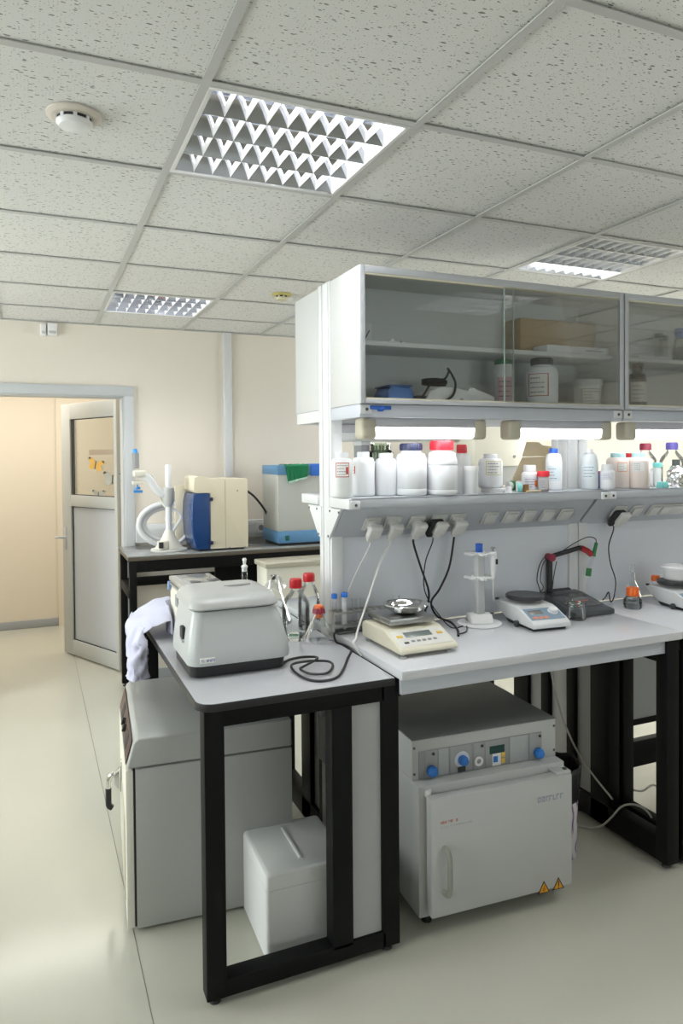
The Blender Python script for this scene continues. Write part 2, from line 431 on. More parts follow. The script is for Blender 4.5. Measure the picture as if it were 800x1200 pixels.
# recessed louvred lights
def make_light(lit, label, loc):
    t = thing('ceiling_light', label, 'ceiling light', loc, 0, 'recessed louvred ceiling lights')
    m = MB(); h0, h1 = .288, .274
    for (x0, x1, y0, y1) in ((-h0, h0, -h0, -h1), (-h0, h0, h1, h0), (-h0, -h1, -h1, h1), (h1, h0, -h1, h1)): m.box(x0, x1, y0, y1, -.001, .012, .002)
    m.build('frame', mat('light_frame', (.72, .72, .71), .35), t)
    m = MB(); m.box(-h0, h0, -h0, h0, .092, .096)
    for (x0, x1, y0, y1) in ((-h0, h0, -h0, -h0+.004), (-h0, h0, h0-.004, h0), (-h0, -h0+.004, -h0, h0), (h0-.004, h0, -h0, h0)): m.box(x0, x1, y0, y1, .012, .092)
    m.build('housing', mat('light_housing', (.85, .85, .84), .4), t)
    m = MB(); prof = [(.0012, .003), (.0095, .018), (.0175, .034), (.0265, .052), (.0350, .072), (.0385, .083)]
    for k in range(5):
        y = -.272+k*.136
        pts = [(y+w, z) for w, z in prof]+[(y-w, z) for w, z in reversed(prof)]
        if k == 0: pts = [(max(a_, -.274), z) for a_, z in pts]
        if k == 4: pts = [(min(a_, .274), z) for a_, z in pts]
        m.prism(pts, 'X', -.273, .273)
    m.build('reflector', MIRROR, t, smooth=50)
    m = MB()
    for r in range(4):
        ya, yb = -.270+r*.136, -.138+r*.136
        for k in range(1, 9):
            x = -.273+k*.0607
            m.prism([(x-.0006, .004), (x+.0006, .004), (x+.003, .028), (x-.003, .028)], 'Y', ya, yb)
        for sx in (-1, 1): m.prism([(sx*.2735, .004), (sx*.2725, .004), (sx*.266, .036), (sx*.2735, .036)], 'Y', ya, yb)
    m.build('louver_blades', BLADE, t)
    for r in range(4):
        y = -.204+r*.136
        MB().cyl((-.265, y, .075), (.265, y, .075), .012, n=14).build('tube', TUBEC if lit[r] else TUBEOFF, t)
    return t
make_light((1, 1, 1, 1), 'square louvred ceiling light nearest the camera, all tubes lit', (GX+.3, GY+.3, ZC))
make_light((1, 1, 1, 1), 'small far square louvred ceiling light above the open doorway side, lit', (GX+.3, GY+2.7, ZC))
make_light((0, 0, 0, 1), 'mostly dark louvred ceiling light above the wall cabinets with one bright row', (GX+2.1, GY+.9, ZC))

lp = make_light((1, 1, 1, 1), 'louvred ceiling light out of view, beside the photographer or hidden behind the cabinets', (0, 0, ZC)); lp['group'] = 'ceiling lights outside the view'
for k, (i, j) in enumerate(OUT):
    o = lp if k == 0 else copy_tree(lp)
    o.location = (GX+.6*i+.3, GY+.6*j+.3, ZC)

# smoke detectors
def detector(px, py, r, label, col, tint):
    p = at(px, py, 'Z', ZC)
    t = thing('smoke_detector', label, 'smoke detector', (p.x, p.y, ZC+.006))
    MB().lathe([(0, 0), (r, 0), (r, -.005), (r*.86, -.011), (r*.80, -.012), (0, -.012)], n=40).build('base', tint, t)
    m = MB(); m.lathe([(r*.62, -.012), (r*.60, -.022), (r*.56, -.022), (r*.56, -.012)], n=40); m.build('sensor_gap', INKD, t)
    MB().lathe([(r*.66, -.021), (r*.66, -.025), (r*.55, -.034), (r*.2, -.038), (0, -.038)], n=40).build('cap', col, t)
    m = MB()
    for k in range(8):
        a_ = 2*PI*k/8; m.box(r*.57, r*.655, -.005, .005, -.022, -.011, M=Matrix.Rotation(a_, 4, 'Z'))
    m.build('rib', col, t)
detector(87, 137, .072, 'round white smoke detector on the near left ceiling tile', WPLAS, mat('detector_base', (.62, .57, .50), .5))
detector(330, 346, .058, 'small yellowed detector on the ceiling left of the wall cabinets', mat('yellowed_plastic', (.60, .56, .40), .5), mat('yellowed_plastic_dark', (.48, .42, .14), .5))

# boxes and cable ducts on the back wall
for (xa, ya, xb, yb, lab) in ((47, 380, 54, 394, 'narrow white sensor box on the wall just under the ceiling, left of a pair'), (55.5, 379, 67, 394, 'wider white junction box on the wall under the ceiling, right of a pair')):
    p, q = at(xa, ya, 'Y', YB), at(xb, yb, 'Y', YB)
    o = thing('wall_box', lab, 'junction box', ((p.x+q.x)/2, YB, q.z))
    B(p.x, q.x, YB-.035, YB, q.z, p.z, .006).build('body', WPLAS, o, world=True)
    B(p.x+.008, q.x-.008, YB-.038, YB-.034, q.z+.012, q.z+.03, .001).build('cover_lip', GREYW, o, world=True)
p, q = at(262, 480, 'Y', YB), at(271, 480, 'Y', YB)
DUCT = mat('cable_duct', (.66, .67, .68), .45)
m = MB(); m.box(p.x, q.x, YB-.025, YB, 1.12, ZC, .003)
struct(m.build('trim_5', DUCT))
m = MB(); m.box(DX1+fw, 3.4, YB-.05, YB, 1.00, 1.13, .004); m.box(DX1+fw, 3.4, YB-.053, YB-.049, 1.035, 1.095)
struct(m.build('trim_6', DUCT))
# ================================================================ FURNITURE
TP, TB, ZS = 0.895, 0.923, 1.453          # peninsula top, bench top, reagent shelf
def rr(x0, x1, y0, y1, rads, n=8):
    """rounded rectangle; radii for (x0,y0) (x1,y0) (x1,y1) (x0,y1)"""
    P = []
    for (cx, cy, r, a0) in ((x0, y0, rads[0], 180), (x1, y0, rads[1], 270), (x1, y1, rads[2], 0), (x0, y1, rads[3], 90)):
        ox = cx+r if cx == x0 else cx-r; oy = cy+r if cy == y0 else cy-r
        if r <= 0: P.append((cx, cy)); continue
        for k in range(n+1):
            a_ = math.radians(a0+90*k/n); P.append((ox+r*math.cos(a_), oy+r*math.sin(a_)))
    return P
def foot(m, x, y): m.cyl((x, y, 0), (x, y, .008), .017, .014); m.cyl((x, y, .008), (x, y, .03), .006)

# peninsula table
t = thing('laboratory_table', 'grey-topped black steel table at the island end, carrying the grey lidded shaker', 'table', (.745, 2.71, 0))
m = MB(); m.prism(rr(.42, 1.055, 2.025, 3.39, (.055, .004, .02, .05)), 'Z', TP-.024, TP-.0012, .003); m.build('tabletop', BPLAS, t, world=True)
m = MB(); m.prism(rr(.4225, 1.0535, 2.0275, 3.3875, (.053, .003, .019, .048)), 'Z', TP-.0012, TP); m.build('laminate_surface', LAM, t, world=True)
for (ya, yb, pan) in ((2.032, 2.090, True), (3.245, 3.303, False)):
    m = MB()
    for (xa, xb) in ((.437, .497), (1.008, 1.055+(.015 if pan else 0))): m.box(xa, xb, ya, yb, .022, TP-.024, .003)
    if pan: m.box(.835, .905, ya, yb, .06, .83, .003)
    m.box(.49, 1.02, ya, yb, .822, TP-.024, .003); m.box(.49, 1.02, ya, yb, .022, .074, .003)
    fr = m.build('leg_frame', BLACK, t, world=True)
    for xf_ in (.467, 1.035):
        m = MB(); foot(m, xf_, ya+.03); m.build('levelling_foot', BPLAS, fr, world=False)
    if pan:
        m = MB(); m.box(.900, 1.012, ya+.012, ya+.03, .055, .83); m.build('infill_panel', PANEL, t, world=True)
m = MB(); m.box(1.008, 1.054, 2.09, 3.245, .82, TP-.024, .003); m.build('side_rail', BLACK, t, world=True)
for o in list(COL.objects):                     # feet were built in world space under the frames
    if o.name.startswith('levelling_foot'): o.data.transform(t.matrix_basis.inverted())

# island benches
FASC = mat('bench_fascia', (.56, .59, .65), .3)
def bench(X0, X1, label, side):
    t = thing('laboratory_bench', label, 'bench', ((X0+X1)/2, 2.30 if side < 0 else 2.95, 0))
    def Y(y): return y if side < 0 else 5.25-y
    def bx(m, x0, x1, y0, y1, *a): m.box(x0, x1, min(Y(y0), Y(y1)), max(Y(y0), Y(y1)), *a)
    m = MB(); bx(m, X0, X1, 1.990, 2.562, TB-.030, TB, .003); m.build('worktop', LAMW, t, world=True)
    m = MB(); bx(m, X0+.006, X1-.055, 2.008, 2.022, .842, TB-.030, .002); m.build('front_rail', FASC, t, world=True)
    for (xa, xb) in ((X0+.006, X0+.064), (X1-.072, X1-.012)):
        lead = not (side < 0 and xa < 1.2)           # the near left corner is carried by the peninsula
        m = MB()
        if lead: bx(m, xa, xb, 1.995, 2.052, .022, TB-.030, .003)
        bx(m, xa, xb, 2.30, 2.41, .022, TB-.030, .003); bx(m, xa, xb, 2.51, 2.562, .022, TB-.030, .003)
        bx(m, xa, xb, 2.05 if lead else 2.30, 2.55, .022, .115, .003); bx(m, xa, xb, 2.05 if lead else 2.11, 2.55, .80, TB-.030, .003)
        fr = m.build('leg_frame', BLACK, t, world=True)
        for yf_ in (([2.03] if lead else [])+[2.52]):
            m = MB(); foot(m, (xa+xb)/2, Y(yf_)); m.build('levelling_foot', BPLAS, fr).data.transform(t.matrix_basis.inverted())
        m = MB(); bx(m, xa+.02, xb-.02, 2.41, 2.51, .115, .80); m.build('infill_panel', PANEL, t, world=True)
    return t
XB0, XB1, XB2 = 1.060, 2.281, 3.50
b1 = bench(XB0, XB1, 'pale-topped island bench with the oven standing beneath, this side of the backsplash', -1)
b2 = bench(XB1+.004, XB2, 'next pale-topped bench at the right edge of the photo, carrying the rightmost white stirrer', -1)
b3 = bench(XB0, XB1, 'far-side pale-topped island bench behind the backsplash, end seen left of the rack post', 1)
m = MB(); m.box(XB1+.02, XB2-.08, 2.50, 2.54, .14, .26, .003); m.build('back_rail', BLACK, b2, world=True)
m = MB(); m.box(XB1+.02, XB2-.08, 2.51, 2.53, .36, .87); m.build('modesty_panel', PANEL, b2, world=True)
m = MB(); m.box(XB1+.02, XB2-.08, 2.505, 2.535, .335, .362); m.build('panel_rail', BLACK, b2, world=True)

# reagent racks
SCREW = mat('screw_head', (.10, .10, .11), .4, .6)
PT, PB = (2.455, 1.405), (2.568, 1.288)     # top and bottom edge (Y, Z) of the sloping socket panel
def rack(X0, X1, label, left_end):
    t = thing('reagent_rack', label, 'reagent rack', ((X0+X1)/2, 2.625, 0))
    for xa in (X0, X1-.05):
        m = MB(); m.box(xa, xa+.05, 2.563, 2.687, 0, 2.29, .004)
        for y in (2.575, 2.640): m.box(xa-.004, xa, y, y+.035, TB, 2.288, .0015)
        for z in (TB+.3, 1.52, 1.70): m.cyl((xa+.025, 2.5632, z), (xa+.025, 2.562, z), .004)
        m.build('post', RACK, t, world=True)
    for s in (-1, 1):
        Y = (lambda y: y) if s < 0 else (lambda y: 5.25-y)
        def bx(m, x0, x1, y0, y1, *a): m.box(x0, x1, min(Y(y0), Y(y1)), max(Y(y0), Y(y1)), *a)
        m = MB(); bx(m, X0+.004, X1-.002, 2.38, 2.56, ZS-.006, ZS, .0015); bx(m, X0+.004, X1-.002, 2.38, 2.392, ZS-.036, ZS, .002)
        bx(m, X0+.052, X1-.052, 2.56, 2.625, ZS-.006, ZS)
        bx(m, X0+.004, X1-.002, 2.39, 2.46, ZS-.040, ZS-.034)
        m.build('shelf', SHELF, t, world=True)
        for (xa, xb, xx) in ((X0-.004, X0+.038, X0+.020), (X1-.036, X1-.001, X1-.018)):
            m = MB(); bx(m, xa, xb, 2.372, 2.381, ZS-.040, ZS-.010, .002)
            if left_end and xa < X0: bx(m, X0-.008, X0+.006, 2.375, 2.563, ZS-.040, ZS-.003, .002)
            cl = m.build('shelf_bracket', RACK, t, world=True)
            m = MB(); m.cyl((xx, Y(2.3725), ZS-.025), (xx, Y(2.370), ZS-.025), .0055)
            sc = m.build('screw', SCREW, cl); sc.data.transform(t.matrix_basis.inverted())
        # sloping socket panel with end plates
        (yt, zt_), (yb, zb) = PT, PB
        pts = [(Y(yt), zt_), (Y(yb), zb), (Y(yb+.006), zb), (Y(yb+.006), zt_+.01), (Y(yt), zt_+.01)]
        m = MB(); m.prism(pts, 'X', X0+.006, X1-.004); m.build('socket_panel', SHELF, t, world=True)
        if left_end:
            m = MB(); pts = [(Y(2.452), 1.408), (Y(2.60), 1.408), (Y(2.60), 1.285), (Y(2.572), 1.285)]
            m.prism(pts, 'X', X0-.008, X0+.004, .001); pl = m.build('end_plate', RACK, t, world=True)
            for (y, z) in ((2.468, 1.396), (2.556, 1.396), (2.575, 1.296)):
                m = MB(); m.cyl((X0-.008, Y(y), z), (X0-.0105, Y(y), z), .0045)
                sc = m.build('screw', SCREW, pl); sc.data.transform(t.matrix_basis.inverted())
    m = MB(); m.box(X0+.05, X1-.05, 2.576, 2.590, TB, 1.31); m.build('backsplash', SPLASH, t, world=True)
    m = MB(); m.box(X0+.05, X1-.05, 2.660, 2.674, TB, 1.31); m.build('rear_backsplash', SPLASH, t, world=True)
    return t
r1 = rack(1.0585, XB1, 'white double-sided reagent rack over the bench with the pipette stand and cream balance', True)
r2 = rack(XB1+.005, XB2, 'next white reagent rack at the right edge over the rightmost stirrer', False)

# sockets on the slope and the plugs in them
sl = Vector((0, PB[0]-PT[0], PB[1]-PT[1])); SL = sl.length; sl /= SL; sn = Vector((0, sl.z, -sl.y))
if sn.y > 0: sn = -sn
def slope_M(x, s):
    o = Vector((x, PT[0], PT[1]))+sl*s
    return Matrix(((1, 0, 0, o.x), (0, sl.y, sn.y, o.y), (0, sl.z, sn.z, o.z), (0, 0, 0, 1)))
sx1 = [at(px, 622, 'Y', 2.51).x for px in (435, 459, 487, 512, 534, 573, 597, 618, 640, 661)]
sx2 = [at(px, 613, 'Y', 2.51).x for px in (724, 744, 765, 786)]+[2.75, 2.85, 2.95]
for rk, xs_ in ((r1, sx1), (r2, sx2)):
    for x in xs_:
        M = slope_M(x, SL*.50)
        m = MB(); m.box(-.034, .034, -.036, .034, 0, .009, .003, M=M); m.box(-.028, .028, -.030, .028, .008, .018, .005, M=M)
        m.build('socket', mat('socket_white', (.64, .64, .61), .45), rk, world=True)
SK = mat('off_white_plug', (.70, .69, .66), .4)
def plug(x, label, cable, cmat, r=.0035, adapter=False, group=None):
    M = slope_M(x, SL*.50); p = M.translation+sn*.03
    t = thing('power_cord', label, 'power cord', p)
    m = MB(); m.cyl(M @ Vector((0, 0, .017)), M @ Vector((0, 0, .034)), .024, .027, n=24); m.box(-.029, .029, -.030, .036, .030, .058, .010, 3, M=M); m.box(-.018, .018, .028, .058, .030, .052, .006, M=M)
    m.build('plug', SK, t, world=True)
    if adapter:
        m = MB(); m.box(-.050, .010, -.030, .050, .017, .040, .008, M=M); m.box(-.040, .030, .030, .066, .017, .040, .008, M=M); m.build('adapter', BPLAS, t, world=True)
    if cable:
        st = M @ Vector((0 if not adapter else -.012, .056, .036))
        m = MB(); m.tube([st, st+Vector((0, .004, -.03))]+[Vector(c) for c in cable], r, n=8); m.build('cable', cmat, t, world=True)
    return t
WCAB = mat('white_cable', (.72, .72, .70), .45); BCAB = mat('black_cable', (.015, .015, .016), .5); GCAB = mat('grey_cable', (.52, .52, .48), .5)
zb_ = TB+.005
def w(px, py, Y=None, z=None): return at(px, py, 'Y', Y) if Y else at(px, py, 'Z', z)
plug(sx1[0], 'leftmost white plug in the sloping socket panel, its white cable dropping to the tube rack', [w(418, 670, 2.55), w(405, 700, 2.565)], WCAB)
plug(sx1[1], 'second white plug from the left, its white cable crossing down to the table seam', [w(447, 655, 2.50), w(432, 700, 2.42), w(420, 735, 2.36), w(417, 748, 2.33), w(414, 754, 2.30), (1.055, 2.285, TP+.005)], WCAB, .0042)
plug(sx1[2], 'white plug with a thick black cable left of the black adapter', [w(493, 665, 2.52), w(502, 692, 2.53), w(501, 708, 2.545), w(498, 716, 2.55, None), w(503, 722, None, zb_)], BCAB, .0045)
plug(sx1[3], 'black adapter with a white plug piggy-backed on it and a thin black cable', [w(498, 660, 2.53), w(497, 690, 2.54), w(508, 712, 2.52), w(528, 735, None, zb_), w(545, 733, None, zb_), w(546, 740, None, zb_), w(538, 743, None, zb_)], BCAB, .0025, adapter=True)
plug(sx1[4], 'white plug with a thick black cable right of the black adapter', [w(526, 665, 2.52), w(515, 690, 2.54), w(505, 706, 2.55), w(512, 722, 2.56), w(528, 729, None, zb_), w(536, 738, None, zb_), w(537, 745, None, zb_)], BCAB, .0045)
plug(sx2[0], 'black adapter with white plug on the right-hand socket panel, its cable dropping to the meter', [w(713, 640, 2.52), w(715, 660, 2.53), w(721, 680, 2.53), w(719, 700, 2.50), w(715, 705, None, zb_), w(713, 694, 2.45), w(709, 700, 2.45), w(706, 703, None, .975)], BCAB, .0028, adapter=True)

# wall cabinets on the racks
CABW = mat('cabinet_enamel', (.62, .63, .62), .38)
CABI = mat('cabinet_interior', (.74, .77, .76), .5)
ZA, ZT = 1.795, 2.285
def cabinet(X0, X1, label, side, glazed=True):
    t = thing('wall_cabinet', label, 'cabinet', ((X0+X1)/2, 2.42 if side < 0 else 2.83, ZA))
    Y = (lambda y: y) if side < 0 else (lambda y: 5.25-y)
    def bx(m, x0, x1, y0, y1, *a): m.box(x0, x1, min(Y(y0), Y(y1)), max(Y(y0), Y(y1)), *a)
    m = MB(); bx(m, X0, X0+.016, 2.294, 2.560, ZA, ZT, .0015); bx(m, X1-.016, X1, 2.294, 2.560, ZA, ZT, .0015); bx(m, X0+.015, X1-.015, 2.295, 2.559, ZT-.016, ZT-.0005, .0015); bx(m, X0+.015, X1-.015, 2.295, 2.559, ZA+.0005, ZA+.012, .0015)
    m.build('carcass', CABW, t, world=True)
    m = MB(); bx(m, X0+.016, X1-.016, 2.545, 2.558, ZA+.012, ZT-.016); m.build('back_panel', CABI, t, world=True)
    m = MB(); bx(m, X0+.016, X1-.016, 2.325, 2.545, 2.008, 2.026, .002); m.build('inner_shelf', WHITE, t, world=True)
    m = MB(); bx(m, X0, X0+.020, 2.284, 2.2935, ZA, ZT, .002); bx(m, X1-.020, X1, 2.284, 2.2935, ZA, ZT, .002); bx(m, X0+.0195, X1-.0195, 2.2845, 2.2935, ZT-.026, ZT-.0005, .002); bx(m, X0+.0195, X1-.0195, 2.2845, 2.2935, ZA+.0005, ZA+.016, .002)
    m.build('front_frame', ALU, t, world=True)
    m = MB(); bx(m, X0+.018, X1-.018, 2.287, 2.300, ZT-.033, ZT-.026); bx(m, X0+.018, X1-.018, 2.287, 2.300, ZA+.016, ZA+.022); m.build('glass_track', CREAM, t, world=True)
    if glazed:
        L = X1-X0
        for (xa, xb, y) in ((X0+.020, X0+L*.545, 2.297), (X0+L*.505, X1-.020, 2.289)):
            m = MB(); bx(m, xa, xb, y-.002, y+.002, ZA+.018, ZT-.028); d_ = m.build('sliding_glass_door', GLASSC, t, world=True)
            xe = xb if y > 2.293 else xa
            m = MB(); bx(m, xe-.0015, xe+.0015, y-.0022, y+.0022, ZA+.018, ZT-.028); m.build('glass_edge', mat('glass_edge', (.42, .50, .47), .3), d_).data.transform(t.matrix_basis.inverted())
    m = MB(); bx(m, X0+.001, X1-.001, 2.296, 2.318, ZA-.0475, ZA-.0015, .002); bx(m, X0, X0+.03, 2.2985, 2.56, ZA-.048, ZA-.001, .002); bx(m, X1-.03, X1, 2.2985, 2.56, ZA-.048, ZA-.001, .002)
    vl = m.build('support_rail', FASC if glazed else RACK, t, world=True)
    if side < 0:
        for xa in (X0+.002, X1-.047):
            m = MB(); m.box(xa, xa+.045, 2.292, 2.2965, ZA-.036, ZA-.004, .0015); br = m.build('corner_bracket', RACK, t, world=True)
            m = MB(); m.cyl((xa+.025, 2.2925, ZA-.020), (xa+.025, 2.290, ZA-.020), .006); m.build('screw', SCREW, br).data.transform(t.matrix_basis.inverted())
    return t
c1 = cabinet(1.060, 2.279, 'glazed white wall cabinet with a brown carton on its shelf', -1)
c2 = cabinet(2.286, XB2, 'glazed wall cabinet cut by the right edge of the photo, brown bottle inside', -1)
c3 = cabinet(1.060, 2.279, 'plain white cabinet on the far side of the rack post, seen end-on', 1, False)
m = MB(); p, q = at(433, 485, 'Y', 2.294), at(458, 488, 'Y', 2.294)
m.prism([(p.x, ZA-.006), (q.x, ZA-.006), (q.x, ZA-.020), ((p.x+q.x)/2+.015, ZA-.020), ((p.x+q.x)/2+.008, ZA-.027), ((p.x+q.x)/2-.008, ZA-.027), ((p.x+q.x)/2-.015, ZA-.020), (p.x, ZA-.020)], 'Y', 2.291, 2.2965, .001)
m.build('blue_clip', BLUE, c1, world=True)['label'] = 'small blue plastic clip'

# under-cabinet strip lamps
def strip_lamp(Xa, Xb, Yc, label, lit=True):
    z1 = ZA-.048
    t = thing('strip_lamp', label, 'lamp', ((Xa+Xb)/2, Yc, z1), 0, 'strip lamps under the wall cabinets')
    def cap(x0, x1):
        b = MB(); b.box(x0, x1, Yc-.036, Yc+.034, z1-.078, z1, .014, 3); return b
    m = MB(); m.box(Xa+.03, Xb-.03, Yc-.033, Yc+.033, z1-.034, z1, .003); m.build('housing', mat('lamp_housing', (.50, .50, .53), .4), t, world=True)
    m = MB(); m.prism([(Yc-.033, z1-.034), (Yc-.030, z1-.066), (Yc-.018, z1-.074), (Yc+.020, z1-.074), (Yc+.033, z1-.034)], 'X', Xa+.045, Xb-.045, .003)
    m.build('diffuser', TUBEM if lit else TUBEOFF, t, world=True)
    for (x0, x1) in ((Xa, Xa+.062), (Xb-.062, Xb)): cap(x0, x1).build('end_cap', BEIGE, t, world=True)
    return t
YL = 2.352
A_ = lambda px: at(px, 505, 'Y', YL-.036).x
strip_lamp(A_(424), A_(571), YL, 'lit strip lamp under the left end of the glazed cabinet, above the big red-capped bottle')
strip_lamp(A_(597), A_(718), YL, 'lit strip lamp under the glazed cabinet, above the blue-capped bottle')
strip_lamp(A_(734), A_(734)+.6, YL, 'lit strip lamp under the right-hand cabinet, above the glass bottles')
strip_lamp(1.15, 1.85, 5.25-YL, 'unlit strip lamp under the far cabinet behind the rack', False)
# ================================================================ THINGS ON THE FLOOR
def RZ(x, y, deg): return Matrix.Translation((x, y, 0)) @ Matrix.Rotation(math.radians(deg), 4, 'Z')
def loft(m, rings):
    """rings = [(list of xy, z)...], closed top and bottom"""
    b = bmesh.new(); V = [[b.verts.new((x, y, z)) for x, y in P] for P, z in rings]
    n = len(V[0])
    for A, C in zip(V, V[1:]):
        for k in range(n): b.faces.new((A[k], A[(k+1) % n], C[(k+1) % n], C[k]))
    b.faces.new(list(reversed(V[0]))); b.faces.new(V[-1])
    bmesh.ops.recalc_face_normals(b, faces=b.faces)
    return m._merge(b)

# grey drying cabinet under the peninsula, its door turned to the aisle
p = at(161, 1089, 'Z', .012)
t = thing('incubator', 'waist-high grey incubator under the table, chrome-handled door facing the aisle on the left', 'incubator', (p.x, p.y, 0), math.radians(-4.3))
INC = mat('incubator_enamel', (.40, .41, .39), .38)
m = MB(); m.box(0, .545, 0, .66, .012, .556, .003); m.build('body', INC, t)
m = MB(); m.prism([(-.028, .562), (-.004, .648), (.010, .660), (.545, .660), (.545, .562)], 'Y', -.003, .663, .007, 3); m.build('hood', INC, t)
m = MB(); m.box(-.032, -.007, .0, .655, .018, .555, .004); d_ = m.build('door', CREAMW, t)
m = MB(); m.box(-.006, .001, .004, .65, .02, .553); m.build('door_seal', BPLAS, t)
m = MB(); m.prism([(-.0355, .10), (-.0355, .44), (-.0315, .44), (-.0315, .10)], 'Z', .06, .36, .001); m.build('door_inset', mat('incubator_inset', (.55, .53, .44), .4), d_)
m = MB(); m.box(-.036, -.031, .385, .425, .285, .43, .002); m.prism([(-.036, .31), (-.036, .405), (-.058, .385), (-.062, .345)], 'Y', .39, .42, .004)
hd = m.build('door_latch', CHROME, t)
m = MB(); m.tube([(-.05, .405, .375), (-.068, .405, .380), (-.080, .405, .360), (-.083, .405, .325)], .010, n=12); m.build('lever', CHROME, hd)
m = MB(); m.tube([(-.083, .405, .328), (-.083, .405, .29), (-.082, .405, .262), (-.070, .405, .250)], .0115, n=12); m.build('grip', BPLAS, hd)
Mp = Matrix.Translation((-.0297, 0, .562)) @ Matrix.Rotation(math.atan2(.024, .086), 4, 'Y')
m = MB(); m.box(-.003, .0, .03, .63, .004, .086, .001, M=Mp); cp_ = m.build('control_panel', mat('maroon_panel', (.055, .022, .018), .35), t)
m = MB(); m.box(-.0045, -.002, .12, .20, .02, .068, .001, M=Mp); m.build('display', INKD, cp_)
m = MB(); m.box(-.0045, -.002, .42, .50, .02, .068, .001, M=Mp); m.build('display', INKD, cp_)
for y in (.27, .34):
    MB().cyl(Mp @ Vector((-.002, y, .043)), Mp @ Vector((-.014, y, .043)), .014).build('knob', BPLAS, cp_)
for x in (.04, .50):
    for y in (.05, .60): MB().cyl((x, y, 0), (x, y, .014), .02).build('foot', BPLAS, t)
# folded paper hanging behind the table corner
# white foam box
p = at(313, 1131, 'Z', 0)
t = thing('foam_box', 'white polystyrene foam box with lid on the floor inside the table frame', 'box', (p.x, p.y, 0), math.radians(-1.5))
m = MB(); loft(m, [(rr(.006, .279, .006, .309, (.012,)*4), 0), (rr(0, .285, 0, .315, (.012,)*4), .008), (rr(0, .285, 0, .315, (.012,)*4), .2315)]); m.build('box_body', FOAM, t)
m = MB(); loft(m, [(rr(0, .285, 0, .315, (.012,)*4), .2325), (rr(0, .285, 0, .315, (.012,)*4), .268), (rr(.003, .282, .003, .312, (.012,)*4), .277), (rr(.010, .275, .010, .305, (.010,)*4), .282)]); lid = m.build('lid', FOAM, t)
m = MB(); m.box(.128, .140, .06, .265, .28, .287, .003); m.build('lid_ridge', FOAM, lid)

# oven under the bench
t = thing('drying_oven', 'light grey bench oven with blue control knobs standing on the floor under the bench', 'oven', (1.188, 2.030, 0), math.radians(-3.3))
OV = mat('oven_enamel', (.50, .51, .50), .4)
OVT = mat('oven_top', (.16, .165, .165), .5)
O_ = Vector((1.188, 2.030, 0)); ca, sa = math.cos(math.radians(-3.3)), math.sin(math.radians(-3.3))
def oven_at(px, py, yl):
    """local (x, z) on the oven's plane y = yl"""
    n_ = Vector((-sa, ca, 0)); d_ = RGT*((px-400)/FPX) - UPV*((py-CYP)/FPX) + FWD
    q = CAMP+d_*((O_+n_*yl-CAMP).dot(n_)/d_.dot(n_))-O_
    return q.x*ca+q.y*sa, q.z
m = MB(); m.box(-.022, .566, .050, .62, .045, .492, .004); m.build('body', OV, t)
m = MB(); m.box(-.022, .566, .100, .62, .492, .630, .003); up = m.build('control_housing', OV, t)
m = MB(); m.box(-.022, .566, .100, .62, .630, .6335, .001); m.build('top_plate', OVT, t)
m = MB(); m.box(0, .562, 0, .040, .068, .468, .005); dr = m.build('door', OV, t)
m = MB(); m.box(.012, .55, .040, .052, .085, .45); m.build('door_gasket', BPLAS, t)
m = MB(); m.box(.500, .560, .004, .075, .468, .478, .002); hg = m.build('hinge', OV, t)
MB().cyl((.545, .022, .477), (.545, .022, .481), .008).build('hinge_pin', SCREW, hg)
MB().cyl((.012, .05, .460), (.012, .05, .482), .012).build('door_bumper', WPLAS, t)
(xa, za), (xb, zb2) = oven_at(520, 993, -.03), oven_at(529, 1040, -.03)
xh = .048
m = MB(); m.tube([(xh, .002, .300), (xh, -.022, .298), (xh, -.036, .280), (xh, -.038, .225), (xh, -.036, .170), (xh, -.022, .152), (xh, .002, .150)], .0095, n=12); m.build('door_handle', mat('handle_grey', (.30, .30, .26), .3), dr)
# door prints: two warning triangles and two faded print lines
for k, (px, py) in enumerate(((637, 1040), (654, 1035.5))):
    x, z = oven_at(px, py, 0); s = .0245
    m = MB(); m.prism([(x-s, z-s*.8), (x+s, z-s*.8), (x, z+s)], 'Y', -.0008, .001); w1 = m.build('warning_triangle', INKD, dr)
    m = MB(); s2 = s*.74; m.prism([(x-s2, z-s2*.8+s*-.06), (x+s2, z-s2*.8+s*-.06), (x, z+s2-s*.06)], 'Y', -.0014, 0); y_ = m.build('warning_field', mat('warning_yellow', (.80, .36, .01), .5), w1)
    m = MB()
    if k: m.box(x-.0022, x+.0022, -.002, -.001, z-.008, z+.012); m.box(x-.0022, x+.0022, -.002, -.001, z-.015, z-.011)
    else: m.prism([(x-.006, z-.013), (x+.004, z-.013), (x+.006, z-.004), (x+.001, z+.009), (x-.002, z), (x-.006, z-.005)], 'Y', -.002, -.001)
    m.build('warning_symbol', INKD if k else mat('warning_orange', (.45, .15, .0), .5), w1)
def strokes(x0, x1, z, h, y, slope=0.0, seed=1, dens=.75):
    """a run of small illegible letter strokes"""
    rnd = random.Random(seed); m = MB(); x = x0
    while x < x1:
        w_ = h*rnd.uniform(.45, .75)
        if rnd.random() < dens:
            k = rnd.randrange(3)
            m.box(x, x+w_*.28, y-.0006, y, z, z+h)
            if k != 1: m.box(x, x+w_, y-.0006, y, z+h*.78, z+h)
            if k != 0: m.box(x, x+w_, y-.0006, y, z, z+h*.22)
            if k == 2: m.box(x+w_*.72, x+w_, y-.0006, y, z, z+h)
        x += w_*1.35
    return m
x, z = oven_at(516, 966, 0); strokes(x, x+.062, z, .008, 0, seed=3).build('red_print', INKR, dr)
strokes(x, x+.12, z-.014, .004, 0, seed=4).build('small_print', mat('faint_print', (.36, .34, .37), .6), dr)
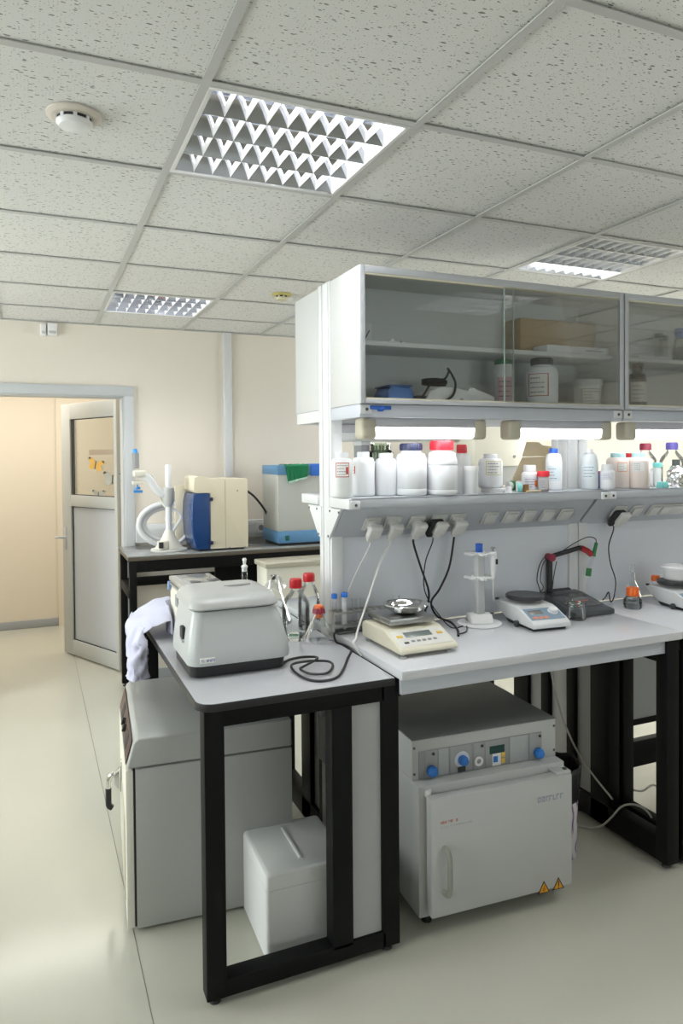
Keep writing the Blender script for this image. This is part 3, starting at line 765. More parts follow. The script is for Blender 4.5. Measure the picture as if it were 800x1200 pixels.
x, z = oven_at(630, 941, 0); strokes(x, x+.095, z, .019, 0, seed=5, dens=1).build('blue_print', mat('faded_blue_print', (.30, .34, .42), .6), dr)
# control strip
yp = .100
def cbox(m, px0, py0, px1, py1, dep, front=yp):
    (x0, z0), (x1, z1) = oven_at(px0, py0, yp), oven_at(px1, py1, yp); m.box(min(x0, x1), max(x0, x1), front-dep, front, min(z0, z1), max(z0, z1), min(.0008, dep*.3))
x0, zt1 = oven_at(490, 883, yp); x1 = oven_at(634, 850, yp)[0]; z0_, z1_ = oven_at(489, 914, yp)[1], oven_at(489, 881, yp)[1]
m = MB(); m.box(x0, x1, yp-.002, yp, z0_, z1_, .0008); st = m.build('control_strip', mat('strip_grey', (.30, .31, .32), .4, .3), t)
cols = [mat('strip_mid', (.34, .35, .35), .4, .3), mat('strip_light', (.42, .44, .45), .4, .3)]
for k, (pa, pb) in enumerate(((497, 512), (513, 525), (526.5, 552.5), (554, 567), (568, 595), (597, 618), (620, 633))):
    xa, xb = oven_at(pa, 880, yp)[0], oven_at(pb, 880, yp)[0]
    m = MB(); m.box(xa, xb, yp-.0035, yp-.001, z0_+.002, z1_-.002, .0006); m.build('control_module', cols[k in (1, 5)], st)
def knob(px, py, r, ring=0):
    x, z = oven_at(px, py, yp)
    if ring: MB().cyl((x, yp-.003, z), (x, yp-.0055, z), ring, n=32).build('dial_ring', mat('dial_white', (.66, .70, .76), .5), t)
    k_ = MB().lathe([(0, .026), (r*.6, .026), (r*.8, .024), (r*.85, .018), (r, .016), (r, .004), (r*.9, 0), (0, 0)], n=20, M=Matrix.Translation((x, yp-.003, z)) @ Matrix.Rotation(PI/2, 4, 'X')).build('knob', mat('blue_knob', (.02, .17, .55), .4), t)
knob(504.5, 902, .0185); knob(540.5, 889.5, .0175, .029); knob(629, 881, .0185)
x, z = oven_at(560, 891.5, yp)
MB().lathe([(.009, 0), (.017, 0), (.017, .004), (.009, .004), (.009, 0)], n=28, M=Matrix.Translation((x, yp-.003, z)) @ Matrix.Rotation(PI/2, 4, 'X')).build('dial_ring', WPLAS, t)
m = MB(); cbox(m, 535.5, 898, 544.5, 903, .006); m.build('nameplate', INKD, t)
m = MB(); cbox(m, 573, 874.5, 590, 880.5, .006); m.build('display', mat('display_green', (.005, .05, .05), .2), t)
m = MB(); cbox(m, 576, 882, 586, 895.5, .005); kp = m.build('keypad', WPLAS, t)
for (a_, b_, c_, d_, mm) in ((577, 886, 582, 892, mat('blue_knob', (.02, .17, .55), .4)), (586.5, 881, 590.5, 886, YELLOW), (586.5, 888, 590.5, 893, YELLOW)):
    m = MB(); cbox(m, a_, b_, c_, d_, .007); m.build('button', mm, kp)
for (px, py) in ((564, 873.5), (507, 883), (631.5, 862)):
    x, z = oven_at(px, py, yp); MB().cyl((x, yp-.003, z), (x, yp-.006, z), .005).build('indicator', INKD, t)
for (x, z) in ((-.014, .605), (-.014, .515), (.558, .605), (.558, .515)): MB().cyl((x, yp, z), (x, yp-.002, z), .0045).build('screw', SCREW, t)
for x in (.03, .51):
    for y in (.10, .57): MB().cyl((x, y, 0), (x, y, .046), .018).build('foot', BPLAS, t)

# waste bin right of the oven
def swirl_mat():
    m = bpy.data.materials.new('patterned_bin'); m.use_nodes = True; nt = m.node_tree; N, L = nt.nodes, nt.links
    tc = N.new('ShaderNodeTexCoord'); wv = N.new('ShaderNodeTexWave'); wv.inputs['Scale'].default_value = 7; wv.inputs['Distortion'].default_value = 6; wv.inputs['Detail'].default_value = 0; wv.inputs['Detail Scale'].default_value = 2.0
    L.new(tc.outputs['Object'], wv.inputs['Vector'])
    cr = N.new('ShaderNodeValToRGB'); cr.color_ramp.interpolation = 'CONSTANT'; e = cr.color_ramp.elements
    e[0].position = 0; e[0].color = (.70, .66, .70, 1); e[1].position = .72; e[1].color = (.33, .03, .07, 1)
    k = e.new(.84); k.color = (.70, .66, .70, 1); k = e.new(.92); k.color = (.12, .12, .28, 1)
    L.new(wv.outputs['Fac'], cr.inputs[0]); L.new(cr.outputs[0], N['Principled BSDF'].inputs['Base Color']); return m
t = thing('waste_bin', 'small patterned waste bin with a black liner, right behind the oven', 'bin', (1.905, 2.29, 0))
MB().lathe([(0, 0), (.088, 0), (.091, .004), (.099, .26), (.095, .262), (.086, .008), (0, .008)], n=32).build('bin_body', swirl_mat(), t)
m = MB()
def fl(u, v):
    a_ = 2*PI*u; r = .1005+.010*v+.004*math.sin(9*a_)*v; zz = .235+v*.135+.006*math.sin(5*a_+1)*v
    return (r*math.cos(a_), r*math.sin(a_), zz)
m.grid(fl, 48, 6); lb = m.build('bin_liner', mat('black_bag', (.012, .012, .014), .35), t)
md = lb.modifiers.new('s', 'SOLIDIFY'); md.thickness = .003

# cables under the bench
def cord(label, pts, r, m_, name='power_cord'):
    pts = [Vector(p) for p in pts]; o = pts[0]
    b_ = MB(); b_.tube(pts, r, n=8); ob = b_.build(name, m_, None, origin=o); tag(ob, label, 'cable'); return ob
cord('pale cable hanging from under the bench top down to the floor at the side frame', [at(645, 783, 'Y', 2.42), at(650, 810, 'Y', 2.40), at(662, 850, 'Y', 2.34), at(680, 887, 'X', 2.196), at(700, 915, 'X', 2.196), at(713, 931, 'X', 2.198), at(718, 937, 'X', 2.24), at(724, 938, 'X', 2.29), (2.36, 2.29, .006), (2.52, 2.25, .006)], .0042, GCAB)
cord('pale cable humping over the bottom rail of the bench frame beside the bin', [at(676, 967, 'Z', .006), at(688, 970, 'Z', .006), at(697, 969.5, 'X', 2.185), at(706, 967, 'X', 2.195), at(717, 957, 'X', 2.198), at(727, 946, 'X', 2.20), at(738, 942.5, 'X', 2.225), at(750, 945, 'X', 2.26), at(760, 953, 'X', 2.29), at(769, 967, 'X', 2.33), (2.42, 2.12, .006), (2.6, 2.1, .006)], .0042, GCAB)
cord('pale cable lying on the floor behind the opening of the bench side frame', [at(717, 929, 'X', 2.285), at(735, 925, 'X', 2.35), at(752, 927, 'X', 2.40), at(769, 921, 'X', 2.46), (2.62, 2.3, .006)], .0042, GCAB)
# hanging white bag and cables seen through the table frame
t = thing('hanging_cover', 'pale plastic cover hanging under the island behind the foam box', 'cover', (1.05, 2.59, .70))
m = MB(); q = [at(374, 838, 'Y', 2.60), at(388, 836, 'Y', 2.60), at(388, 888, 'Y', 2.60), at(382, 897, 'Y', 2.60), at(371, 885, 'Y', 2.60)]
m.prism([(v.x, v.z) for v in q], 'Y', 2.585, 2.600, .004); m.build('sheet', mat('grey_plastic_film', (.50, .50, .47), .5), t, world=True)
m = MB(); v = at(380, 838, 'Y', 2.6); m.box(v.x-.02, v.x+.03, 2.58, 2.61, v.z, TP-.026, .004); m.build('holder', MGREY, t, world=True)
# ================================================================ THINGS ON THE PENINSULA
def circ(n=28): return [(math.cos(2*PI*k/n), math.sin(2*PI*k/n)) for k in range(n)]
# lidded shaking bath
t = thing('shaker_bath', 'grey lidded laboratory shaker with black base at the front of the peninsula table', 'shaker', (.61, 2.42, TP))
SH = mat('shaker_shell', (.50, .52, .52), .32); SHL = mat('shaker_lid', (.46, .47, .46), .35)
m = MB(); loft(m, [(rr(-.158, .160, -.140, .150, (.03,)*4), .004), (rr(-.160, .164, -.145, .152, (.03,)*4), .05)]); m.build('base', BPLAS, t)
m = MB()
loft(m, [(rr(-.168, .176, -.164, .160, (.045,)*4), .044), (rr(-.170, .178, -.166, .162, (.045,)*4), .058), (rr(-.168, .174, -.160, .160, (.045,)*4), .090), (rr(-.160, .160, -.150, .155, (.042,)*4), .150), (rr(-.150, .142, -.140, .150, (.04,)*4), .200), (rr(-.146, .136, -.134, .146, (.04,)*4), .212)])
sh = m.build('shell', SH, t)
m = MB(); loft(m, [(rr(-.142, .131, -.130, .142, (.038,)*4), .210), (rr(-.142, .131, -.130, .142, (.038,)*4), .221)]); m.build('lid_seal', DGREY, t)  # dark ring put in for the shaded gap between shell and lid
m = MB()
loft(m, [(rr(-.154, .142, -.143, .152, (.045,)*4), .2175), (rr(-.159, .145, -.147, .155, (.048,)*4), .223), (rr(-.156, .142, -.142, .152, (.048,)*4), .238), (rr(-.146, .132, -.124, .146, (.045,)*4), .254), (rr(-.128, .112, -.098, .132, (.04,)*4), .262), (rr(-.10, .085, -.07, .11, (.035,)*4), .2645)])
ld = m.build('lid', SHL, t)
m = MB()
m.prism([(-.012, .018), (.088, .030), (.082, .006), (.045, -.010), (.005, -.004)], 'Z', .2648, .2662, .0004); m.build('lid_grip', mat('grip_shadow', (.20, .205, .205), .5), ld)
m = MB(); m.box(-.172, -.155, -.062, -.018, .112, .152, .005, M=Matrix.Identity(4)); m.build('hand_hole', INKD, sh)
m = MB(); m.box(-.174, -.150, -.070, -.010, .104, .110, .002); m.build('hole_rim', SH, sh)
m = MB(); m.box(-.135, -.085, -.1672, -.160, .054, .071, .001); lb = m.build('sticker', PAPER, sh)
strokes(-.130, -.09, .059, .007, -.1673, seed=9).build('sticker_print', mat('blue_ink', (.15, .18, .5), .6), lb)

# stainless water bath behind it
t = thing('water_bath', 'small steel-lidded water bath standing behind the grey shaker', 'water bath', (.60, 2.78, TP))
P4 = [at(211, 687, 'Z', 1.13), at(265, 684, 'Z', 1.13), at(248, 670, 'Z', 1.13), at(197, 674, 'Z', 1.13)]
x0, x1 = (P4[0].x+P4[3].x)/2, (P4[1].x+P4[2].x)/2; y0, y1 = (P4[0].y+P4[1].y)/2, (P4[2].y+P4[3].y)/2
m = MB(); m.box(x0+.008, x1-.008, y0+.008, y1-.008, TP+.012, 1.098, .006); bd = m.build('tank', CREAMW, t, world=True); BXL, BYB = x0, y1
m = MB(); m.box(x0+.010, x1-.010, y0+.004, y0+.009, TP+.02, 1.096, .002); m.build('front_plate', STEEL, t, world=True)
m = MB(); m.box(x0, x1, y0, y1, 1.098, 1.106, .002); m.box(x0+.004, x1-.004, y0+.004, y1-.004, 1.110, 1.128, .004)
ld = m.build('lid', mat('dull_steel', (.62, .63, .62), .3, .8), t, world=True)
m = MB(); m.box(x0+.03, x1-.03, y0+.03, y1-.03, 1.128, 1.131, .001); m.build('lid_window', mat('clouded_window', (.40, .41, .40), .2, .3), ld).data.transform(t.matrix_basis.inverted())
m = MB(); m.box(x0+.05, x0+.085, y0+.05, y0+.10, 1.131, 1.133, .0005); m.build('lid_mark', DGREY, ld).data.transform(t.matrix_basis.inverted())
m = MB(); m.box(x0+.12, x0+.16, y0+.06, y0+.11, 1.131, 1.133, .0005); m.build('lid_mark', DGREY, ld).data.transform(t.matrix_basis.inverted())
m = MB(); m.box(x0-.004, x0+.006, y1-.035, y1-.012, 1.075, 1.108, .003); m.build('blue_corner_clip', mat('pale_blue_plastic', (.25, .36, .65), .4), t, world=True)
m = MB(); m.box(x0+.004, x0+.009, y0+.10, y0+.15, 1.03, 1.075, .002); m.build('side_vent', MGREY, t, world=True)
for (x, y) in ((x0+.03, y0+.03), (x1-.03, y0+.03), (x0+.03, y1-.03), (x1-.03, y1-.03)): MB().cyl((x, y, TP), (x, y, TP+.014), .012).build('foot', BPLAS, t).data.transform(t.matrix_basis.inverted())

# lab coat thrown over the left edge of the table
def coat(u, v):
    # u along the table edge (0 near, 1 far), v from the heap on the table over the edge and down
    y = 2.80+.42*u-.05*v*(u-.5)
    path = [(.60, TP+.012), (.565, TP+.075), (.515, TP+.125), (.455, TP+.120), (.405, TP+.085), (.375, TP+.045), (.360, TP-.01), (.354, TP-.07), (.352, TP-.135)]
    f = v*(len(path)-1); i = min(int(f), len(path)-2); f -= i
    x = path[i][0]*(1-f)+path[i+1][0]*f; z = path[i][1]*(1-f)+path[i+1][1]*f
    hf = math.exp(-((u-.45)/.42)**2)
    if v < .62: z = TP+.006+(z-TP-.006)*(.35+.65*hf)
    rg = lambda q: .5-abs(noise.noise(q))*2
    nz = noise.noise(Vector((u*3.1+4, v*3.4, 1.7)))*.030+rg(Vector((u*4+v*2.2, v*2.6-u, 3.3)))*.024+rg(Vector((u*9-v*3, v*5+u*2, 8.3)))*.011
    x += nz*(1.0 if v > .5 else .5)-.004; z += nz*.6
    if v > .6:
        x += .016*math.sin(u*15)*(v-.5)*1.6; y += .02*math.sin(v*9)*(u-.5)
        y = 2.98+(y-2.98)*(1-.35*(v-.6)/.4)
        z += .05*(u-.4)*(v-.6)/.4
    if v < .55 and x > .42: z = max(z, TP+.008)
    if v >= .6: x = min(x, .400)
    if y < BYB+.02: x = min(x, BXL-.010)
    return (x, y, z)
m = MB(); m.grid(coat, 34, 44); ct = m.build('lab_coat', COAT, None, origin=(.45, 2.98, TP), smooth=80)
md = ct.modifiers.new('s', 'SOLIDIFY'); md.thickness = .005; md.offset = 1; md = ct.modifiers.new('b', 'SUBSURF'); md.levels = 1; md.render_levels = 1
tag(ct, 'crumpled white lab coat draped over the left edge of the table beside the water bath', 'lab coat')
def sleeve(u, v):
    a_ = 2*PI*u; f = v
    c = Vector((.372-.02*f, 2.83+.02*f, TP+.045-.185*f)); k_ = min(1, f*5+.05); rx, ry = (.022+.016*f)*k_, (.055+.01*math.sin(f*7))*k_
    nz = (noise.noise(Vector((math.cos(a_)*1.5, math.sin(a_)*1.5, f*4)))*.016+(.5-2*abs(noise.noise(Vector((math.cos(a_)*2.4, math.sin(a_)*2.4, f*5+a_*.2)))))*.014)*k_
    return (min(c.x+(rx+nz)*math.cos(a_), .412 if c.z < TP+.03 else 1), c.y+(ry+nz)*math.sin(a_), c.z)
m = MB(); m.grid(sleeve, 24, 18); sl_ = m.build('sleeve', COAT, ct, smooth=80); sl_.data.transform(Matrix.Translation((-.45, -2.98, -TP)))

# glassware
def vessel(name, label, cat, x, y, z, prof, matg, group=None, n=36):
    t = thing(name, label, cat, (x, y, z), 0, group)
    b_ = MB(); b_.lathe(prof, n=n); b_.build('glass_body', matg, t, smooth=50); return t
def screwcap(t, r, z0, h, m_, ribs=20):
    b_ = MB(); b_.lathe([(0, z0), (r, z0), (r, z0+h*.82), (r*.93, z0+h), (0, z0+h)], n=28)
    if ribs:
        for k in range(ribs):
            a_ = 2*PI*k/ribs; b_.box(r*.985, r*1.035, -.0011, .0011, z0+h*.08, z0+h*.80, M=Matrix.Rotation(a_, 4, 'Z'))
    return b_.build('cap', m_, t)
def labbottle(x, y, z, r, h, capm, label, water=0, group=None, capr=None, caph=None):
    rn = capr or r*.40
    caph = caph or h*.15
    hs = h-caph
    pr = [(0, .003), (r*.9, 0), (r, .006), (r, hs*.62), (r*.96, hs*.68), (r*.80, hs*.78), (rn*1.05, hs*.90), (rn*.86, hs*.94), (rn*.86, h-.004)]
    t = vessel('glass_bottle', label, 'bottle', x, y, z, pr, GLASS, group)
    b_ = MB(); b_.lathe([(r*.93, hs*.55), (r*.93, .012), (0, .010)], n=32); b_.build('inner_wall', GLASS, t, smooth=50)
    if water:
        b_ = MB(); b_.lathe([(0, .005), (r*.94, .006), (r*.95, water), (0, water)], n=32); b_.build('liquid', WATER, t)
    screwcap(t, rn, hs, caph, capm)
    b_ = MB(); b_.lathe([(rn*.95, hs-.004), (rn*1.08, hs-.003), (rn*1.08, hs), (rn*.95, hs)], n=28); b_.build('pour_ring', capm, t)
    return t
p = at(347, 750, 'Y', 2.63); labbottle(p.x, 2.63, TP, .056, at(347, 678, 'Y', 2.63).z-TP, RED, 'large clear glass bottle with red cap beside the grey shaker, in front of its pair', capr=.0235, caph=.032)
p = at(363, 750, 'Y', 2.755); labbottle(p.x-.002, 2.755, TP, .047, at(363, 671.5, 'Y', 2.755).z-TP, RED, 'clear glass bottle with red cap standing behind, against the rack post', capr=.0235, caph=.030)
# wide flask closed with crumpled film
p = at(334, 740, 'Y', 2.80)
hf = at(334, 684, 'Y', 2.80).z-TP
t = vessel('conical_flask', 'large conical glass flask covered with crumpled clear film, behind the red-capped bottles', 'flask', p.x-.02, 2.86, TP, [(0, .003), (.064, 0), (.070, .008), (.069, .03), (.030, hf*.72), (.024, hf*.80), (.024, hf*.97), (.028, hf)], GLASS)
def film(u, v):
    a_ = 2*PI*u; r = .006+.036*v+.006*math.sin(7*a_)*v; z = hf+.028-.052*v*v+.007*math.sin(5*a_+v*6)*v
    return (r*math.cos(a_), r*math.sin(a_), z)
m = MB(); m.grid(film, 40, 8); m.build('film_cover', glass('cling_film', (.86, .87, .88), .5, .25), t, smooth=30)
# small conical flask with an orange stopper
p = at(376, 750, 'Z', TP)
he = at(376, 714, 'Y', 2.555).z-TP
t = vessel('conical_flask', 'small conical flask plugged with an orange stopper, left of the steel tube rack', 'flask', min(p.x, 1.0), 2.555, TP, [(0, .003), (.054, 0), (.060, .007), (.058, .022), (.021, he*.78), (.0175, he*.86), (.0175, he*.97), (.021, he)], GLASS)
m = MB(); m.lathe([(0, he-.032), (.013, he-.032), (.019, he-.004), (.021, he+.006), (.017, he+.016), (.008, he+.020), (0, he+.019)], n=14); m.build('stopper', mat('orange_film', (.85, .20, .06), .4), t, smooth=20)
m = MB()
for k in range(9):
    a_ = 2*PI*k/9; m.prism([(-.008, -.012), (.009, -.010), (.007, .006+.004*(k%3)), (-.003, .008+.003*(k%2))], 'Y', -.0012, .0012, M=Matrix.Rotation(a_, 4, 'Z') @ Matrix.Translation((0, .0215, he-.002)) @ Matrix.Rotation(.25, 4, 'X'))
m.build('stopper_wrap', MAROON, t)
# slim stoppered cylinder behind the shaker
p = at(286.5, 680, 'Y', 2.72); zt1 = at(286.5, 654, 'Y', 2.72).z-TP; zm = at(286.5, 666, 'Y', 2.72).z-TP
t = vessel('measuring_cylinder', 'slim stoppered glass cylinder standing behind the grey shaker', 'cylinder', p.x, 2.72, TP, [(0, .004), (.024, 0), (.026, .005), (.012, .014), (.0115, .02), (.0115, zm-.006), (.0095, zm)], GLASS)
m = MB(); m.lathe([(0, zm-.014), (.009, zm-.012), (.0105, zm+.002), (.0125, zm+.004), (.0125, zm+.010), (.005, zm+.015), (.0075, zt1-.010), (.0085, zt1-.005), (.006, zt1), (0, zt1)], n=20); m.build('stopper', mat('white_stopper', (.74, .74, .71), .3), t)
# black mains lead coiled on the table
z_ = TP+.0045
def C(px, py, dz=0):
    q = at(px, py, 'Z', z_)
    if q.x > 1.060: q = at(px, py, 'Z', TB+.0045)
    return Vector((q.x, q.y, q.z+dz))
cord('black mains lead coiled on the grey table top to the right of the shaker', [C(331, 777), C(340, 773, .001), C(355, 770.5, .002), (C(371, 773.5, .010)), C(369, 778, .012), C(356, 785, .012), C(352, 788, .010), C(364, 791, .004), C(383, 790, .004), C(390, 782, .006), C(383, 777.5, .008), C(360, 778, .009), C(342, 781, .006), C(346, 788), C(360, 796), C(377, 798), C(394, 794), C(402, 785), C(407, 772), C(411, 762), C(403, 756), C(394, 752.5), C(391.5, 747, .014), C(398, 741.5), C(412, 738.5), C(428, 737), C(440, 738.5)], .0042, BCAB)

# ================================================================ THINGS ON THE BENCH
# steel tube rack
yr = 2.505
xa, xb = at(391, 720, 'Y', yr).x, at(470, 712, 'Y', yr+.05).x
t = thing('tube_rack', 'low steel test-tube rack standing against the backsplash left of the balance', 'rack', ((xa+xb)/2, yr+.025, TB))
for (z, h_) in ((TB+.078, .008), (TB+.030, .008)):
    m = MB()
    for y in (yr, yr+.052): m.box(xa, xb, y-.0015, y+.0015, z, z+h_)
    for k in range(13): x = xa+(xb-xa)*k/12; m.box(x-.0015, x+.0015, yr, yr+.052, z+.002, z+.006)
    m.build('tube_tier', STEEL, t, world=True)
m = MB(); m.box(xa, xb, yr-.002, yr+.054, TB+.004, TB+.010, .001); m.build('base_plate', mat('dark_steel', (.16, .16, .16), .35, .9), t, world=True)
for x in (xa, xb-.003):
    m = MB(); m.box(x, x+.003, yr-.002, yr+.054, TB, TB+.09, .001); m.build('end_plate', STEEL, t, world=True)
pit = (xb-xa)/12
def tube_(k, label, r, h, m_, capm=None, fill=None):
    x = xa+pit*(k+.5); y = yr+.026; z = TB+.0105
    t = thing('test_tube', label, 'test tube', (x, y, z), 0, 'tubes in the steel rack')
    b_ = MB(); b_.lathe([(0, 0), (r*.5, .002), (r*.9, .010), (r, .02), (r, h)], n=18); b_.build('tube', m_, t, smooth=60)
    if capm: b_ = MB(); b_.lathe([(0, h-.002), (r*1.22, h-.002), (r*1.22, h+.013), (r*1.1, h+.016), (0, h+.016)], n=18); b_.build('cap', capm, t)
BCAP = mat('bright_blue_cap', (.02, .16, .62), .4)
tube_(.0, 'blue-capped clear tube at the left end of the steel rack', .0095, .128, CLEARP, BCAP)
tube_(1.6, 'blue-capped milky tube, second in the steel rack', .0105, .130, HDPE, BCAP)
tube_(3.2, 'open clear tube next to the blue-capped milky tube', .0105, .118, CLEARP)
tube_(4.5, 'open clear tube in the middle of the steel rack behind the white cable', .0105, .118, CLEARP)
p = at(468, 700, 'Y', 2.53)
vessel('glass_vial', 'clear glass vial at the right end of the steel rack behind the steel bowl', 'vial', xa+pit*10.6, yr+.026, TB+.0105, [(0, .002), (.015, 0), (.016, .004), (.016, .115), (.018, .119)], GLASS)

# cream balance with a steel bowl
p = at(469, 768, 'Z', TB+.016)
t = thing('laboratory_balance', 'cream electronic balance with steel weighing pan on the left of the bench', 'balance', (p.x, p.y, TB), math.radians(1.0))
Wb = .232
m = MB(); m.prism([(0, .014), (0, .026), (.012, .034), (.115, .072), (.130, .075), (.285, .075), (.295, .066), (.295, .016)], 'X', 0, Wb, .006, 3); bd = m.build('body', CREAM, t)
sl2 = math.atan2(.038, .103)
Mb = Matrix.Translation((0, .012, .034)) @ Matrix.Rotation(sl2, 4, 'X')
m = MB(); m.box(.012, Wb-.012, .004, .100, -.001, .0012, .0006, M=Mb); pn = m.build('control_panel', mat('balance_panel', (.76, .75, .70), .4), t)
m = MB(); m.box(.058, .165, .055, .084, .001, .0028, .0006, M=Mb); m.build('display', mat('lcd_grey', (.16, .19, .18), .15), pn)
for x in (.025, .186):
    m = MB(); m.box(x, x+.022, .056, .070, .001, .003, .001, M=Mb); m.build('button', YELLOW, pn)
for k in range(5):
    m = MB(); m.box(.066+k*.022, .080+k*.022, .026, .036, .001, .003, .001, M=Mb); m.build('button', MGREY, pn)
m = MB(); m.box(.036, .054, .020, .030, .001, .003, .001, M=Mb); m.build('button', INKD, pn)
m = MB(); m.box(.024, .208, .118, .292, .086, .108, .003); m.build('weighing_pan', mat('pan_steel', (.42, .42, .41), .28, 1.0), t)
m = MB(); m.cyl((.116, .205, .07), (.116, .205, .09), .03); m.build('pan_support', DGREY, t)
for (x, y) in ((.022, .022), (Wb-.022, .022), (.022, .27), (Wb-.022, .27)):
    m = MB(); m.cyl((x, y, 0), (x, y, .006), .015); m.cyl((x, y, .006), (x, y, .02), .007); m.build('levelling_foot', mat('foot_grey', (.40, .41, .40), .35, .5), t)
q = t.matrix_basis @ Vector((.132, .195, .1085))
bw = MB(); bw.lathe([(r_*1.16, z_*.92) for r_, z_ in [(0, .0), (.028, 0), (.046, .006), (.062, .020), (.068, .036), (.072, .038), (.0735, .036), (.071, .040), (.066, .039), (.059, .022), (.044, .009), (.027, .003), (0, .003)]], n=44)
o = bw.build('steel_bowl', CHROME, None, smooth=60); o.location = q; tag(o, 'shiny steel dish resting on the pan of the cream balance', 'dish')

# pipette carousel
p = at(561.5, 731, 'Z', TB)
t = thing('pipette_stand', 'white round-based pipette stand with blue top knob on the middle of the bench', 'pipette stand', (p.x, p.y, TB))
zz = lambda py: at(561.5, py, 'Y', p.y).z-TB
MB().lathe([(0, 0), (.088, 0), (.091, .003), (.089, .007), (.06, .010), (0, .010)], n=56).build('base', WPLAS, t)
m = MB(); m.prism([(-.052, .010), (.052, .010), (.042, .030), (.026, .044), (-.026, .044), (-.042, .030)], 'X', -.046, .046, .006, 3, M=Matrix.Rotation(-.35, 4, 'Z')); m.build('foot_block', WPLAS, t)
m = MB(); m.prism(rr(-.020, .020, -.016, .016, (.009,)*4), 'Z', .04, zz(648), .001); m.build('pillar', GREYW, t)
m = MB(); m.prism(rr(-.0125, .0125, -.011, .011, (.005,)*4), 'Z', zz(649), zz(637), .002); m.build('knob', BLUE, t)
for zt1 in (zz(648), zz(676)):
    m = MB()
    for k in range(6):
        a_ = 2*PI*k/6+.3; m.prism([(.014, -.010), (.052, -.014), (.062, -.006), (.046, -.001), (.046, .001), (.062, .006), (.052, .014), (.014, .010)], 'Z', zt1-.006, zt1+.002, .001, M=Matrix.Rotation(a_, 4, 'Z'))
    m.cyl((0, 0, zt1-.008), (0, 0, zt1+.004), .028); m.build('holder_ring', WPLAS, t)
q = at(577.5, 660, 'Y', p.y-.02)
zq = lambda py: at(577.5, py, 'Y', p.y-.02).z
t = thing('pipette', 'single white pipette hanging on the right of the pipette stand', 'pipette', (q.x, p.y-.02, zq(705)))
h0 = zq(705)
m = MB(); m.lathe([(0, zq(675)-h0), (.008, zq(675)-h0), (.012, zq(668)-h0), (.013, zq(655)-h0), (.015, zq(650)-h0), (.014, zq(646.5)-h0), (.006, zq(646)-h0), (0, zq(646)-h0)], n=20); m.box(-.022, 0, -.008, .008, zq(649)-h0, zq(647)-h0, .002); m.build('handle', WPLAS, t)
m = MB(); m.lathe([(0, 0), (.0012, 0), (.003, zq(690)-h0), (.006, zq(683)-h0), (.007, zq(675)-h0), (0, zq(675)-h0)], n=16); m.build('shaft', HDPE2, t)
m = MB(); m.cyl((0, 0, zq(646)-h0), (0, 0, zq(642.5)-h0), .004); m.cyl((0, 0, zq(642.5)-h0), (0, 0, zq(641)-h0), .009); m.build('plunger', MGREY, t)
m = MB(); m.box(.004, .014, -.0145, -.008, zq(661)-h0, zq(655)-h0, .001); m.build('volume_window', INKD, t)

# hotplate stirrers
def stirrer(x, y, label):
    t = thing('magnetic_stirrer', label, 'stirrer', (x, y, TB), math.radians(-5))
    S1 = mat('stirrer_body', (.66, .67, .67), .35)
    m = MB(); m.prism([(0, .012), (0, .030), (.018, .040), (.095, .072), (.12, .078), (.215, .082), (.285, .080), (.290, .070), (.250, .040), (.20, .018), (.14, .014)], 'X', 0, .172, .006, 3); bd = m.build('body', S1, t)
    m = MB(); m.prism([(.02, .0), (.02, .014), (.22, .014), (.20, .0)], 'X', .012, .160, .002); m.build('underside', BPLAS, t)
    a_ = math.atan2(.032, .077); Mb = Matrix.Translation((0, .018, .040)) @ Matrix.Rotation(a_, 4, 'X')
    m = MB(); m.box(.010, .162, .004, .080, -.001, .0015, .0006, M=Mb); pn = m.build('control_panel', mat('stirrer_panel', (.20, .29, .37), .35), t)
    m = MB(); m.box(.022, .082, .040, .066, .001, .003, .0008, M=Mb); m.build('display', mat('stirrer_display', (.22, .20, .18), .2), pn)
    for k in range(3):
        m = MB(); m.box(.022+k*.024, .041+k*.024, .010, .024, .001, .0035, .001, M=Mb); m.build('button', mat('salmon_button', (.75, .27, .16), .4), pn)
    m = MB(); m.lathe([(0, .016), (.012, .016), (.016, .014), (.018, .002), (.021, .001), (.021, 0), (0, 0)], n=28, M=Mb @ Matrix.Translation((.132, .052, .0015)))
    for k in range(14): m.box(.0155, .019, -.001, .001, .002, .013, M=Mb @ Matrix.Translation((.132, .052, .0015)) @ Matrix.Rotation(2*PI*k/14, 4, 'Z'))
    m.build('knob', WPLAS, pn)
    MB().lathe([(0, .080), (.045, .080), (.05, .086), (.06, .092), (0, .092)], c=(.088, .195, 0), n=36).build('plate_support', STEEL, t)
    MB().lathe([(0, .0925), (.074, .0925), (.078, .096), (.078, .107), (.075, .110), (0, .110)], c=(.088, .195, 0), n=52).build('heating_plate', mat('plate_black', (.03, .03, .033), .38), t)
    m = MB(); m.cyl((-.010, .110, .013), (.0, .110, .013), .013); m.build('side_foot', DGREY, t)
    m = MB(); m.cyl((.005, .275, .078), (.005, .275, .086), .008); m.build('rear_socket', BPLAS, t)
    return t
p = at(624, 742, 'Z', TB)
stirrer(p.x+.003, p.y, 'white magnetic stirrer with round black plate left of the dark meter')
stirrer(p.x+.003+.815, p.y-.03, 'white stirrer at the right edge of the photo carrying a white pot')
st2 = Matrix.Translation((p.x+.830, p.y-.03, TB)) @ Matrix.Rotation(math.radians(-5), 4, 'Z') @ Vector((.088, .195, .1105))
t = thing('plastic_pot', 'white lidded plastic pot standing on the right-hand stirrer plate', 'pot', st2)
MB().lathe([(0, 0), (.052, 0), (.060, .008), (.064, .04), (.066, .052), (0, .052)], n=36).build('pot_body', WPLAS, t)
MB().lathe([(0, .052), (.070, .052), (.070, .060), (.055, .066), (.050, .064), (0, .064)], n=36).build('lid', WPLAS, t)

